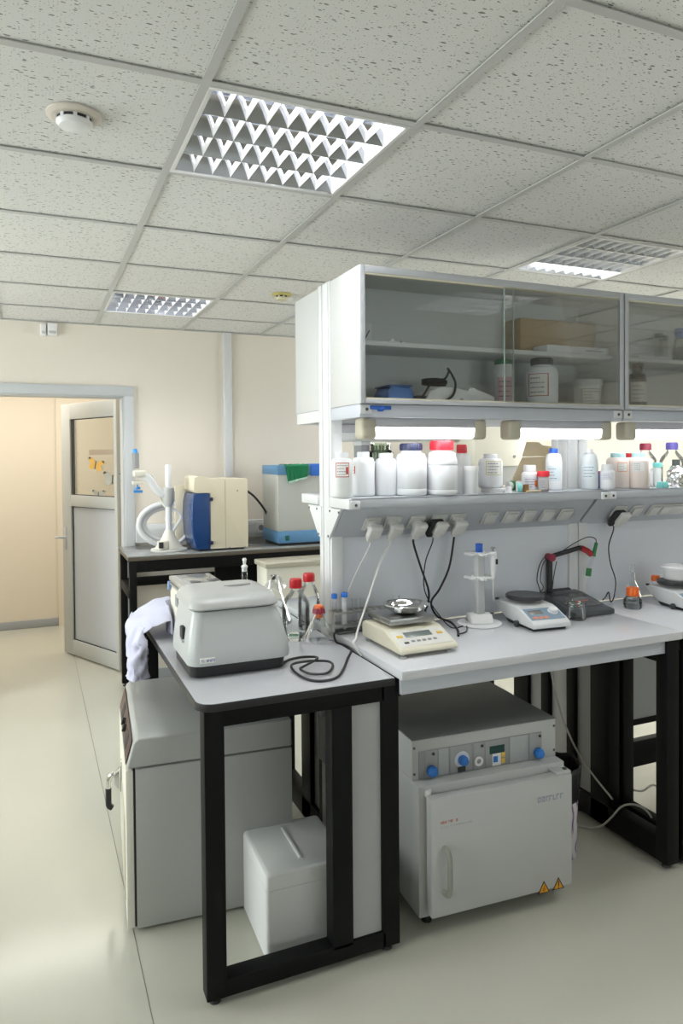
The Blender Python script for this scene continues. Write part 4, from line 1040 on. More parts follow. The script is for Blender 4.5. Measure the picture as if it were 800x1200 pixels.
# pH meter with electrode arm
p0, p1 = at(661, 722, 'Z', TB), at(731, 723, 'Z', TB)
X0_, X1_, Yf_ = p0.x, p1.x, (p0.y+p1.y)/2-.01
t = thing('meter', 'dark grey benchtop meter with sloping top between the stirrers', 'meter', ((X0_+X1_)/2, Yf_+.13, TB))
m = MB(); m.prism([(Yf_, TB+.004), (Yf_, TB+.026), (Yf_+.05, TB+.032), (Yf_+.19, TB+.066), (Yf_+.255, TB+.070), (Yf_+.255, TB+.004)], 'X', X0_, X1_, .006, 3); m.build('body', DGREY, t, world=True)
a_ = math.atan2(.034, .14); Mm = Matrix.Translation((X0_, Yf_+.05, TB+.032)) @ Matrix.Rotation(a_, 4, 'X'); Wm = X1_-X0_
m = MB(); m.box(.015, Wm-.015, .006, .138, 0, .0012, .0005, M=Mm); pn = m.build('panel', mat('meter_panel', (.065, .068, .072), .25), t, world=True)
inv = t.matrix_basis.inverted()
m = MB(); m.box(.10, Wm-.05, .055, .060, .001, .002, .0004, M=Mm); m.build('red_line', INKR, pn).data.transform(inv)
m = MB(); m.box(Wm-.12, Wm-.04, .062, .090, .001, .002, .0004, M=Mm); m.build('display', mat('meter_display', (.16, .17, .17), .1), pn).data.transform(inv)
for r_ in range(3):
    for k in range(5):
        m = MB(); m.box(.030+k*.018, .042+k*.018, .012+r_*.016, .022+r_*.016, .001, .003, .0008, M=Mm); m.build('button', [PAPER, GREEN, INKR, PAPER, MGREY][(k+r_*2) % 5], pn).data.transform(inv)
m = MB(); m.box(.03, Wm-.06, Yf_*0+.16, .178, .008, .012, .001, M=Mm); m.build('rear_groove', INKD, t, world=True)
ya_ = Yf_+.235
E_ = lambda px, py, dy=0: at(px, py, 'Y', ya_+dy)
t = thing('electrode_stand', 'black jointed electrode arm with red joints standing at the left of the dark meter', 'electrode stand', (E_(644, 706).x, ya_, TB))
jb, jt = E_(643.5, 707), E_(644.5, 653)
je, jf = E_(683, 641.5, -.02), E_(693, 650, -.03)
m = MB(); m.box(jb.x-.016, jb.x+.016, ya_-.016, ya_+.016, TB, jb.z+.012, .004); m.build('base_joint', MAROON, t, world=True)
m = MB(); m.box(jb.x-.009, jb.x+.011, ya_-.010, ya_+.010, jb.z+.012, jt.z-.008, .002); m.build('upright', BPLAS, t, world=True)
m = MB(); m.cyl((jt.x, ya_-.018, jt.z), (jt.x, ya_+.018, jt.z), .017); m.build('elbow_joint', MAROON, t, world=True)
d_ = je-jt
m = MB(); m.tube([jt+d_*.05, je], .0085, n=4, smooth=0); m.tube([jt+d_*.05+Vector((0, .016, .004)), je+Vector((0, .016, .004))], .0055, n=4, smooth=0); m.build('arm', BPLAS, t, world=True)
m = MB(); m.tube([je-d_*.06, je+(jf-je)*.5, jf], .0135, n=6, smooth=0); m.build('end_joint', mat('arm_red', (.38, .01, .02), .35), t, world=True)
g0, g1 = E_(695, 652, -.035), E_(698.5, 636, -.035)
t = thing('electrode', 'glass electrode with green collar hanging from the end of the black arm', 'electrode', (g0.x, g0.y, E_(687, 690).z))
m = MB(); m.cyl(g0, g1, .010, .0075); m.build('green_head', GREEN, t, world=True)
a1, a2, a3 = E_(692.5, 656, -.035), E_(690, 666, -.035), E_(689, 675, -.035)
m = MB(); m.cyl(g0+Vector((-.004, 0, .004)), a2, .0085, .0085); m.build('clear_sleeve', CLEARP, t, world=True)
m = MB(); m.cyl(a2, a3, .0125, .0125); m.build('green_collar', GREEN, t, world=True)
m = MB(); m.cyl(a3, E_(687.5, 690, -.035), .009, .0075); m.cyl(E_(687.5, 690, -.035), E_(687, 694, -.035), .002); m.build('glass_tip', CLEARP, t, world=True)
m = MB(); m.tube([g1, E_(697, 631, -.035), E_(688, 629.5, -.03), E_(672, 637, -.02), E_(660, 645, -.015), E_(650, 651, -.01), E_(642, 650), E_(633, 660, .0), E_(629, 678), E_(632, 690, -.02), E_(634, 700, -.01)], .0022, n=6); m.build('cable', BCAB, t, world=True)
m = MB(); m.tube([E_(652, 658), E_(650, 668), E_(648, 680, .01), E_(646, 700, .02)], .0022, n=6); m.build('cable', BCAB, t, world=True)
m = MB(); m.tube([E_(640, 654), E_(635, 664), E_(633, 680), E_(636, 690, -.04), at(622, 702, 'Y', ya_-.05)], .0020, n=6); m.build('cable', BCAB, t, world=True)

# beaker, bottles, flask
p = at(673, 725, 'Z', TB); hbk = at(673, 705, 'Y', p.y).z-TB
t = vessel('beaker', 'clear glass beaker in front of the dark meter', 'beaker', p.x, p.y-.01, TB, [(0, .002), (.036, 0), (.039, .004), (.039, hbk-.004), (.041, hbk), (.0405, hbk), (.0375, hbk-.004), (.0375, .005), (0, .004)], GLASS)
p = at(741, 712.5, 'Z', TB)
labbottle(p.x, p.y, TB, .040, at(741, 688, 'Y', p.y).z-TB, ORANGE, 'squat clear bottle with orange cap, liquid inside, right of the dark meter', water=.042, capr=.026, caph=.034)
p = at(741, 700, 'Y', 2.50); hh = lambda py: at(741, py, 'Y', 2.50).z-TB
t = vessel('volumetric_flask', 'clear stoppered flask standing behind the orange-capped bottle', 'flask', p.x, 2.50, TB, [(0, .003), (.028, 0), (.034, .006), (.036, .03), (.024, .07), (.013, .09), (.0105, .10), (.0105, hh(673)), (.013, hh(671))], GLASS)
m = MB(); m.lathe([(0, hh(675)), (.009, hh(675)), (.011, hh(671)), (.005, hh(669.5)), (.011, hh(667)), (.0135, hh(664.5)), (.011, hh(662)), (0, hh(661))], n=24); m.build('stopper', GLASS, t, smooth=60)
p = at(768, 690, 'Y', 2.52); hh = lambda py: at(768, py, 'Y', 2.52).z-TB
t = vessel('sample_tube', 'clear sample tube with flat orange cap behind the right-hand stirrer', 'tube', p.x, 2.52, TB, [(0, .0), (.014, 0), (.016, .004), (.016, hh(680))], CLEARP)
screwcap(t, .0195, hh(680.5), hh(674.3)-hh(680.5), ORANGE, 16)
# ================================================================ BACK TABLE AND WHAT STANDS ON IT
ZB = .980
t = thing('side_table', 'black-framed side table with grey top along the back wall by the doorway', 'table', (1.4, 4.95, 0))
BX0, BX1, BY0, BY1 = .533, 2.25, 4.665, 5.235
m = MB(); m.box(BX0, BX1, BY0, BY1, ZB-.030, ZB-.006, .003); m.build('tabletop', mat('table_edge', (.10, .085, .065), .4), t, world=True)
m = MB(); m.box(BX0+.002, BX1-.002, BY0+.002, BY1-.002, ZB-.006, ZB, .001); m.build('laminate_surface', mat('dark_laminate', (.26, .27, .27), .15), t, world=True)
fr = MB()
for x in (BX0+.01, BX1-.06):
    for y in (BY0+.01, BY1-.06): fr.box(x, x+.045, y, y+.045, .022, ZB-.030, .002)
for y in (BY0+.012, BY1-.05):
    fr.box(BX0+.01, BX1-.02, y, y+.03, ZB-.105, ZB-.030, .002)
fr.box(BX0+.01, BX1-.02, BY1-.05, BY1-.02, .70, .76, .002)
for x in (BX0+.01, BX1-.06): fr.box(x, x+.04, BY0+.02, BY1-.02, .70, .76, .002)
frm = fr.build('leg_frame', BLACK, t, world=True)
for x in (BX0+.032, BX1-.037):
    for y in (BY0+.032, BY1-.037):
        m = MB(); foot(m, x, y); m.build('levelling_foot', BPLAS, frm).data.transform(t.matrix_basis.inverted())
m = MB(); m.box(1.16, 2.2, 4.96, 4.985, .25, ZB-.035); m.build('modesty_panel', BLACK, t, world=True)

# low appliance tucked in front
p, q = at(312, 664, 'Y', 4.42), at(420, 660, 'Y', 4.42)
t = thing('floor_appliance', 'pale floor-standing appliance with beige top, seen behind the red-capped glass bottles', 'appliance', (1.68, 4.6, 0))
m = MB(); m.box(p.x, p.x+.62, 4.42, 4.64, .02, p.z-.012, .008); m.build('body', CREAMW, t, world=True)
m = MB(); m.box(p.x-.012, p.x+.632, 4.405, 4.66, p.z-.012, p.z+.020, .005); m.build('top', mat('beige_top', (.50, .47, .38), .4), t, world=True)
a, b = at(317, 674, 'Y', 4.42), at(324, 679, 'Y', 4.42)
m = MB(); m.box(a.x, b.x, 4.416, 4.422, b.z, a.z, .001); m.build('display', INKD, t, world=True)
m = MB(); m.box(a.x-.012, a.x-.006, 4.41, 4.42, .25, .70, .002); m.build('door_seam', MGREY, t, world=True)
for x in (p.x+.05, p.x+.57):
    m = MB(); m.cyl((x, 4.47, 0), (x, 4.47, .022), .02); m.build('foot', BPLAS, t, world=True)

# stand with jointed arm, and its white hose
yS = 4.88
S_ = lambda px, py, dy=0: at(px, py, 'Y', yS+dy)
p = S_(198, 640)
t = thing('extraction_arm', 'white jointed-arm stand with grey nozzle at the left end of the side table', 'stand', (p.x, yS, ZB))
R1 = (S_(221, 640).x-S_(178, 640).x)/2
m = MB(); m.lathe([(0, 0), (R1*.98, 0), (R1, .006), (R1*.96, .014), (R1*.55, .020), (0, .020)], n=40); m.build('base_plate', mat('stand_grey', (.56, .56, .53), .4), t)
hc = S_(197, 621).z-ZB
m = MB(); m.lathe([(R1*.78, .018), (R1*.70, .03), (R1*.42, .08), (R1*.20, hc), (0, hc)], n=36); m.build('cone', CREAMW, t)
x = S_(187, 636).x-p.x
m = MB(); m.box(x-.045, x+.02, -.09, -.03, .016, .075, .012, M=Matrix.Rotation(.3, 4, 'Z')); sw = m.build('switch_box', CREAMW, t)
a = S_(185, 634); m = MB(); m.box(a.x-p.x-.010, a.x-p.x+.018, -.118, -.09, .03, .07, .002); m.build('rocker_switch', INKD, sw)
P_ = lambda px, py, dy=0: S_(px, py, dy)-Vector((p.x, yS, ZB))
m = MB(); m.cyl((0, 0, hc-.02), (0, 0, P_(197, 590).z), .021); m.cyl((0, 0, P_(197, 610).z), (0, 0, P_(197, 606).z), .024); m.build('post', HDPE, t)
m = MB(); m.lathe([(.022, P_(197, 594).z), (.036, P_(197, 588).z), (.038, P_(197, 572).z), (.030, P_(197, 571).z), (0, P_(197, 571).z)], n=28); m.build('collar', GREYW, t)
m = MB(); m.lathe([(.020, P_(197, 572).z), (.020, P_(197, 546).z), (.014, P_(197, 544.5).z), (0, P_(197, 544).z)], n=24); m.build('upper_post', HDPE, t)
m = MB(); m.tube([P_(196, 579), P_(188, 578), P_(181, 571), P_(176, 563), P_(169, 557), P_(162, 556)], .026, n=14); m.build('arm', HDPE, t)
m = MB(); m.tube([P_(170, 557, .03), P_(178, 557, .05), P_(183, 567, .05), P_(188, 585, .05), P_(194, 594, .02)], .0085, n=10); m.build('arm_tube', CREAMW, t)
m = MB(); m.tube([P_(199, 596), P_(206, 598), P_(212, 606), P_(206, 617), P_(202, 624)], .0095, n=10); m.build('post_tube', HDPE, t)
a, b = P_(156, 559), P_(171, 551)
m = MB(); m.box(a.x, b.x, -.035, .035, a.z, b.z, .012, 3); m.box(P_(155, 566).x, P_(167, 566).x, -.03, .03, P_(160, 567.5).z, P_(160, 564).z, .003); m.build('head', CREAMW, t)
m = MB(); m.cyl(P_(159.5, 549), P_(158.5, 531), .021, .023, n=20); m.build('nozzle', mat('nozzle_grey', (.27, .275, .28), .4), t)
m = MB(); m.cyl(P_(158.5, 531), P_(157.8, 526), .018, .012, n=16); m.build('nozzle_tip', mat('cyan_blue', (.05, .30, .72), .4), t)
m = MB(); m.cyl(P_(161, 571), P_(161.5, 573.5), .018, n=12); m.cyl(P_(161, 565), P_(161, 572), .004); m.box(P_(156.5, 575).x, P_(167, 575).x, -.012, .012, P_(160, 577.5).z, P_(160, 574.5).z, .002); m.build('clip', mat('cyan_blue', (.05, .30, .72), .4), t)
# hose lying in standing loops behind the stand
hx, hz_ = at(193, 614, 'Y', 5.08).x, at(193, 614, 'Y', 5.08).z
rx = at(193, 614, 'Y', 5.08).x-at(163.5, 614, 'Y', 5.08).x
m = MB(); pts = []
for k in range(0, 41):
    a_ = -PI/2-.2+2*PI*2.15*k/40; rr_ = rx*(1.0 if k < 20 else .80)+.006*math.sin(k)
    pts.append((hx+rr_*math.cos(a_), 5.05+.055*k/40, max(ZB+.022, hz_+rr_*.86*math.sin(a_))))
m.tube(pts, .0195, n=12, smooth=3); o = m.build('flexible_hose', HDPE, None, origin=(hx, 5.08, ZB), smooth=60); tag(o, 'white flexible hose coiled upright against the wall behind the jointed arm stand', 'hose')

# beige instrument with a blue door
yI = 4.72
I_ = lambda px, py, dy=0: at(px, py, 'Y', yI+dy)
l_, r_x, ztp = I_(229, 600).x, I_(290.5, 600).x, I_(264, 561).z
t = thing('analyser', 'beige bench instrument with a dark blue door on its left, on the side table', 'analyser', ((l_+r_x)/2, yI+.17, ZB))
xm = I_(264, 600).x
BEI = mat('beige_enamel', (.72, .66, .51), .42)
zs_ = I_(240, 578).z
m = MB()
prof = [(l_+.10, ZB+.012), (l_+.10, zs_), (l_+.005, zs_), (l_-.012, zs_+.02), (l_-.005, ztp+.012), (l_+.02, ztp+.022), (l_+.055, ztp+.016), (l_+.11, ztp+.002), (r_x-.012, ztp), (r_x, ztp-.014), (r_x, ZB+.012)]
m.prism(prof, 'Y', yI, yI+.34, .004); bd = m.build('body', BEI, t, world=True)
m = MB(); m.box(xm-.0015, xm+.0015, yI-.0008, yI+.002, ZB+.015, ztp-.006); m.build('panel_seam', mat('seam_brown', (.38, .34, .26), .6), bd).data.transform(t.matrix_basis.inverted())
dprof = [(l_+.098, zs_-.003), (l_-.005, zs_-.003), (l_-.020, zs_-.06), (l_-.026, zs_-.17), (l_-.018, ZB+.10), (l_+.002, ZB+.012), (l_+.098, ZB+.012)]
m = MB(); m.prism(dprof, 'Y', yI-.004, yI+.33, .006, 3); dr = m.build('door', mat('dark_blue_door', (.012, .05, .17), .22), t, world=True)
iv = t.matrix_basis.inverted()
for zz_ in (I_(248, 585).z, I_(248, 636).z):
    m = MB(); m.box(l_+.092, l_+.115, yI-.012, yI+.0, zz_-.012, zz_+.012, .003); m.build('hinge', NAVY, dr).data.transform(iv)
m = MB(); m.box(l_-.075, l_+.02, yI+.32, yI+.36, ZB+.01, ztp-.05, .006); bk = m.build('rear_panel', BEI, t, world=True)
m = MB(); m.box(l_-.078, l_-.074, yI+.325, yI+.355, ztp-.17, ztp-.09, .002); m.build('rear_vent', MGREY, bk).data.transform(iv)
for (px, py) in ((278, 575), (269, 641.5), (287, 641)):
    v = I_(px, py); m = MB(); m.cyl((v.x, yI-.002, v.z), (v.x, yI+.001, v.z), .005); m.build('screw', MGREY, bd).data.transform(iv)
for (x, y) in ((l_+.03, yI+.03), (r_x-.03, yI+.03), (l_+.03, yI+.31), (r_x-.03, yI+.31)):
    m = MB(); m.cyl((x, y, ZB), (x, y, ZB+.014), .012); m.build('foot', BPLAS, t, world=True)
cord('black cable arching from the beige instrument to the blue-and-grey bath', [at(289, 575, 'Y', 5.0), at(297, 581, 'Y', 5.0), at(304, 589, 'Y', 5.0), at(309, 596, 'Y', 5.0), at(313, 604, 'Y', 5.05), at(316, 620, 'Y', 5.12), at(316, 633, 'Y', 5.15)], .008, BCAB)

# grey and blue circulator with a green cloth over it
yC = 4.75
G_ = lambda px, py, dy=0: at(px, py, 'Y', yC+dy)
gx0, gx1 = G_(326, 600).x, G_(326, 600).x+.50
z1, z2, z3, z4 = G_(326, 545.5).z, G_(326, 556.5).z, G_(326, 623).z, G_(326, 638).z
t = thing('circulator', 'tall grey laboratory bath with sky-blue base and rim, on the right of the side table', 'circulator', ((gx0+gx1)/2, yC+.17, ZB))
m = MB(); m.box(gx0, gx1, yC, yC+.36, z3, z2, .004); m.build('body', mat('circulator_grey', (.52, .53, .50), .4), t, world=True)
m = MB(); m.box(gx0-.004, gx1+.004, yC-.004, yC+.364, z2, z1, .005); m.build('rim', SKYB, t, world=True)
m = MB(); m.box(gx0-.004, gx1+.004, yC-.004, yC+.364, max(z4, ZB+.018), z3, .005); m.build('base_band', SKYB, t, world=True)
m = MB(); m.box(gx0+.01, gx1-.01, yC+.01, yC+.35, ZB, ZB+.022, .004); m.build('foot_plinth', BPLAS, t, world=True)
a, b = G_(334, 627.5), G_(338.5, 633.5)
m = MB(); m.box(a.x, b.x, yC-.010, yC-.002, b.z, a.z, .002); m.build('power_switch', mat('switch_green', (.01, .10, .07), .4), t, world=True)
a, b = G_(363.5, 543.5), G_(392, 557)
m = MB(); m.box(a.x, b.x, yC-.012, yC+.10, b.z, a.z, .006); m.build('blue_latch', mat('royal_blue', (.04, .17, .62), .4), t, world=True)
# cloth
cx0, cx1 = G_(333, 560).x, G_(361, 560).x
zl = G_(340, 567).z
def cloth(u, v):
    x = cx0+(cx1-cx0)*u
    L1 = .10; L2 = z1-zl
    s = v*(L1+L2)
    w_ = .006*math.sin(u*11+v*3)+.004*math.sin(u*23)
    if s < L1: return (x-.01*(1-s/L1), yC-.006+L1-s, z1+.005+abs(w_)*.5)
    d_ = s-L1
    return (x+.022*d_/L2*(1-u)-.012*d_/L2*u, yC-.014-abs(w_)*min(1, d_*12)-.004, z1+.002-d_*(1.0-.30*u))
m = MB(); m.grid(cloth, 26, 26); o = m.build('cloth', TOWEL, None, origin=((cx0+cx1)/2, yC, z1), smooth=80); md = o.modifiers.new('s', 'SOLIDIFY'); md.thickness = .003; md.offset = 1
tag(o, 'folded green cloth hanging over the rim of the blue-and-grey bath', 'cloth')
m = MB(); m.grid(lambda u, v: tuple(Vector(cloth(u, .93+.07*v))+Vector((0, -.0045, -.0005))), 20, 2); m.build('hem', mat('pale_green', (.45, .66, .56), .9), o).data.transform(Matrix.Translation((-(cx0+cx1)/2, -yC, -z1)))
# sockets on the wall duct and a plugged lead
for (px, py, lab) in ((213, 621, 'white wall socket with a black plug, on the duct left of the beige instrument'), (305.5, 618, 'white wall socket in the duct between the beige instrument and the grey bath')):
    v = at(px, py, 'Y', YB-.055)
    t = thing('wall_socket', lab, 'socket', (v.x, YB-.053, v.z))
    m = MB(); m.box(-.04, .04, -.012, 0, -.042, .042, .004); m.build('plate', WPLAS, t)
    MB().lathe([(0, 0), (.020, 0), (.021, .003), (.021, .006), (.0, .006)], n=24, M=Matrix.Translation((0, -.010, 0)) @ Matrix.Rotation(PI/2, 4, 'X')).build('socket_well', MGREY, t)
    if px < 250:
        m = MB(); m.cyl((0, -.016, .0), (0, -.052, -.002), .019, .016); m.tube([(0, -.045, -.005), (0, -.055, -.04), (.002, -.05, -.085)], .010); m.build('plug', BPLAS, t)

# ================================================================ REAGENT SHELF
YB_ = 2.44
def sp(px, Y, wpx): X = at(px, 560, 'Y', Y).x; return X, wpx/2*mpp(X, Y)
def face(X, Y):            # angle (degrees) from the bottle to the camera
    return math.degrees(math.atan2(-Y, -X))
def bottle(label, px, wpx, ytop, Y, body, capm, capw, caph, neck=.0, shoulder=.16, ybase=None, z0=None, rings=(), cat='bottle', name='plastic_bottle', sq=1.0, group=None, liquid=None):
    X, r = sp(px, Y, wpx); z0 = ZS if z0 is None else z0
    H = at(px, ytop, 'Y', Y).z-z0; k = mpp(X, Y); cr = capw/2*k; ch = caph*k
    t = thing(name, label, cat, (X, Y, z0), 0, group)
    hb = H-ch; hs = hb-neck*k; sh = shoulder*hb
    pr = [(0, .004), (r*.86, 0), (r*.96, .003), (r, .010)]
    for f in rings: zf = hb*f; pr += [(r, zf-.003), (r*.975, zf), (r, zf+.003)]
    pr += [(r, hs-sh), (r*.985, hs-sh*.75), (r*.90, hs-sh*.40), (r*.76+cr*.16, hs-sh*.15), (cr*.98, hs), (cr*.90, hs+.001), (cr*.90, hb+.002)]
    m = MB(); m.lathe(pr, n=40); m.build('bottle_body', body, t, smooth=50)
    if capm is not None:
        m = MB(); m.lathe([(0, hb), (cr, hb), (cr, hb+ch*.85), (cr*.94, hb+ch), (0, hb+ch)], n=32)
        for q in range(26):
            a_ = 2*PI*q/26; m.box(cr*.985, cr*1.03, -.0012, .0012, hb+ch*.1, hb+ch*.82, M=Matrix.Rotation(a_, 4, 'Z'))
        m.build('cap', capm, t)
    return t, X, r, H, hb
def label_on(t, X, Y, r, H, z0, z1, spread, off=0, border=None, bandcol=None, lines=4, paper=PAPER, seed=1, bandside=False):
    f = face(X, Y)+off
    m = MB(); m.patch((0, 0, 0), r+.0010, f-spread, f+spread, H*z0, H*z1, 14); lb = m.build('label', border or paper, t)
    if border:
        m = MB(); m.patch((0, 0, 0), r+.0015, f-spread*.88, f+spread*.88, H*z0+.003, H*z1-.003, 14); m.build('label_field', paper, lb)
    rnd = random.Random(seed); m = MB(); hh = H*(z1-z0)
    for k in range(lines):
        z = H*z1-hh*(.2+.62*k/max(1, lines-1)); s0 = -spread*.75; e0 = s0+spread*rnd.uniform(.7, 1.45)
        a = s0
        while a < e0:
            b = a+spread*rnd.uniform(.08, .28); m.patch((0, 0, 0), r+.0019, f+a, f+min(b, spread*.8), z-hh*.025, z+hh*.025, 3); a = b+spread*.07
    m.build('label_print', INK, lb)
    if bandcol:
        m = MB(); m.patch((0, 0, 0), r+.0021, f+spread*.45, f+spread*.80, H*z0+hh*.2, H*z1-hh*.3, 4); m.build('label_mark', bandcol, lb)
Y1 = 2.455
t, X, r, H, hb = bottle('milky bottle at the left end of the shelf with a red-framed label', 400.5, 26, 530.5, Y1, HDPE2, HDPE, 15.5, 6)
label_on(t, X, Y1, r, H, .46, .78, 36, off=4, border=INKR, bandcol=INKR, seed=2)
t, X, r, H, hb = bottle('white bottle second from the shelf\'s left end, small red-marked label at its edge', 425.5, 27, 529.5, Y1+.05, HDPE, HDPE, 14, 6)
label_on(t, X, Y1+.05, r, H, .46, .78, 20, off=-58, bandcol=INKR, seed=3)
bottle('unlabelled plain white bottle left of the navy-capped one', 452, 26, 531, Y1+.035, HDPE, HDPE, 16.5, 6, shoulder=.14)
bottle('broad white bottle with a ridged navy cap', 481.5, 37, 519.5, Y1, HDPE, NAVY, 26, 8.5, neck=3, shoulder=.17, rings=(.16, .80))
bottle('broadest white bottle on the shelf, with a bright red ridged cap', 517.5, 37, 516.5, Y1-.02, HDPE, BRED, 27, 11, neck=2, shoulder=.26, rings=(.12, .66))
bottle('greyish bottle with a dark red cap, half hidden behind the big red-capped one', 541, 22, 521, 2.545, HDPE2, RED, 12, 10, shoulder=.32)
def jar(label, px, wpx, ytop, Y, lidw, lidh):
    X, r = sp(px, Y, wpx); k = mpp(X, Y); H = at(px, ytop, 'Y', Y).z-ZS; lr = lidw/2*k; lh = lidh*k
    t = thing('plastic_jar', label, 'jar', (X, Y, ZS))
    MB().lathe([(0, 0), (r*.92, 0), (r*.95, .003), (r, H-lh), (0, H-lh)], n=36).build('jar_body', HDPE, t)
    MB().lathe([(0, H-lh), (lr, H-lh), (lr, H-.002), (lr*.97, H), (0, H)], n=36).build('lid', WPLAS, t)
jar('small white lidded jar in front, right of the big red-capped bottle', 551.5, 17, 546, 2.42, 18.5, 6.5)
jar('small white lidded jar half hidden behind its twin, right of the red-capped bottles', 543, 17, 547, 2.50, 18.5, 6)
# low tray under the yellow-labelled bottle
X, r = sp(577, 2.50, 30)
o = MB().lathe([(0, 0), (r*.98, 0), (r, .004), (r, .016), (r*.96, .018), (0, .018)], n=36).build('lid', WPLAS, None); o.location = (X, 2.49, ZS); tag(o, 'flat white lid lying on the shelf under the yellow-labelled bottle', 'lid')
t, X, r, H, hb = bottle('white bottle with yellow-edged label, standing on a flat lid', 574.5, 28, 532, 2.495, HDPE, HDPE, 16, 5, shoulder=.15, z0=ZS+.0185)
label_on(t, X, 2.495, r, H, .38, .80, 40, off=18, border=mat('label_yellow', (.62, .62, .25), .7), seed=5)
t, X, r, H, hb = bottle('short white bottle with printed label in front of the folded cardboard', 620.5, 19, 545, 2.46, HDPE, WPLAS, 14, 8, shoulder=.14)
label_on(t, X, 2.46, r, H, .10, .56, 55, off=10, bandcol=ORANGE, seed=6, paper=mat('label_pale', (.74, .75, .80), .7))
t, X, r, H, hb = bottle('tall clear-white bottle with blue screw cap', 648.5, 19, 525.5, 2.50, HDPE, BLUE, 9.5, 5.5, shoulder=.28)
label_on(t, X, 2.50, r, H, .22, .58, 55, seed=7, paper=mat('label_cyan', (.66, .74, .77), .7))
t, X, r, H, hb = bottle('small red-lidded jar with dark contents and label', 636.5, 13, 552, 2.41, mat('dark_contents', (.36, .34, .34), .35), BRED, 13.5, 6.5, shoulder=.03, name='specimen_jar', cat='jar')
label_on(t, X, 2.41, r, H, .12, .66, 50, seed=8, paper=mat('label_grey', (.50, .49, .50), .7), lines=5)
# small things lying at the front of the shelf
def small(name, label, cat, px, py, Y, build):
    X = at(px, py, 'Y', Y).x; t = thing(name, label, cat, (X, Y, ZS)); build(t, mpp(X, Y)); return t
def f_(t, k):
    MB().lathe([(0, 0), (4.6*k, 0), (4.6*k, 1.2*k), (3.6*k, 2*k), (3.6*k, 6*k), (3*k, 7*k), (0, 7*k)], n=24).build('cap_body', WPLAS, t)
small('loose_cap', 'loose white bottle cap lying at the front edge of the shelf', 'cap', 596, 574, 2.42, f_)
def f_(t, k):
    MB().cyl((0, 0, 5.5*k), (4*k, -2*k, 5.5*k), 5.2*k, n=28).build('cap_ring', TEAL, t)
    MB().cyl((3*k, 1*k, 0), (3*k, 1*k, 13*k), 3.6*k, n=20).build('cap_body', WPLAS, t)
small('loose_cap', 'teal and white cap standing on the shelf left of the brown stopper', 'cap', 606, 572, 2.42, f_)
def f_(t, k):
    MB().lathe([(0, 0), (3.6*k, 0), (4*k, 2*k), (3.2*k, 8*k), (3.6*k, 9*k), (0, 9*k)], n=20).build('stopper_body', mat('cork_brown', (.30, .16, .05), .6), t)
small('stopper', 'small brown stopper on the shelf front beside the teal cap', 'stopper', 616, 572, 2.415, f_)
def f_(t, k):
    m = MB(); m.tube([(-9*k, -.012, 1.2*k), (2*k, -.012, 1.2*k), (14*k, -.010, 1.2*k)], 1.1*k, n=8); m.build('stick_body', mat('wood_stick', (.62, .53, .33), .6), t)
    m = MB(); m.tube([(12*k, -.010, 1.2*k), (17*k, -.004, 1.6*k)], 1.5*k, n=8); m.build('stick_tip', DGREY, t)
small('stirring_stick', 'pale thin stick with dark tip lying in front of the red-lidded jar', 'stick', 622, 576, 2.405, f_)
def f_(t, k):
    M_ = Matrix.Translation((0, 0, 6*k)) @ Matrix.Rotation(PI/2, 4, 'Y')
    MB().lathe([(0, -4*k), (5.6*k, -4*k), (5.6*k, 4*k), (0, 4*k)], n=24, M=M_).build('cap_ring', GREEN, t)
    MB().lathe([(0, -9*k), (4.5*k, -9*k), (4.8*k, -4*k), (0, -4*k)], n=24, M=M_).build('cap_body', HDPE2, t)
small('loose_cap', 'green-ringed cap lying on its side behind, left of the cardboard sheet', 'cap', 602, 562, 2.535, f_)
t, X, r, H, hb = bottle('tall translucent bottle with white cap right of the rack uprights', 690.5, 19.5, 526, 2.46, mat('frosted_plastic', (.66, .70, .72), .35), WPLAS, 8.5, 4.5, shoulder=.26)
label_on(t, X, 2.46, r, H, .26, .62, 52, seed=10, paper=mat('label_cyan', (.66, .74, .77), .7))
t, X, r, H, hb = bottle('short white bottle with wide cap in front of the pink bottle', 711.5, 17, 544, 2.42, HDPE, WPLAS, 13, 7, shoulder=.10)
label_on(t, X, 2.42, r, H, .38, .66, 42, seed=11, paper=mat('label_pale', (.74, .75, .80), .7))
PINK = mat('pinkish_plastic', (.78, .68, .63), .4); TCAP = mat('pale_teal_cap', (.42, .63, .66), .4)
t, X, r, H, hb = bottle('pinkish bottle with pale teal cap and orange-framed label, left of its twin', 724, 27, 531, 2.475, PINK, TCAP, 16.5, 5, shoulder=.14)
label_on(t, X, 2.475, r, H, .48, .74, 24, off=22, border=mat('label_orange', (.70, .30, .15), .7), seed=12)
t, X, r, H, hb = bottle('pinkish bottle with pale teal cap and plain label, right of its twin', 748, 25, 530.5, 2.42, PINK, TCAP, 15, 5, shoulder=.14)
label_on(t, X, 2.42, r, H, .48, .74, 32, off=0, seed=13, border=mat('label_pale', (.74, .75, .80), .7))
bottle('white bottle with dark red cap peeping between the two pinkish bottles', 736, 14, 531, 2.545, HDPE, RED, 7, 5, shoulder=.2)
def sbottle(label, px, wpx, ytop, capm, capw, caph, Y, water=0, z=ZS):
    X, r = sp(px, Y, wpx); k = mpp(X, Y); labbottle(X, Y, z, r, at(px, ytop, 'Y', Y).z-z, capm, label, capr=capw/2*k, caph=caph*k, water=water)
sbottle('tall glass bottle with maroon cap behind the pinkish bottles', 756, 27, 519.5, MAROON, 12.5, 7, 2.55)
sbottle('tall glass bottle with violet cap near the right edge of the shelf', 787, 29, 518.5, VIOLET, 13, 7.5, 2.55)
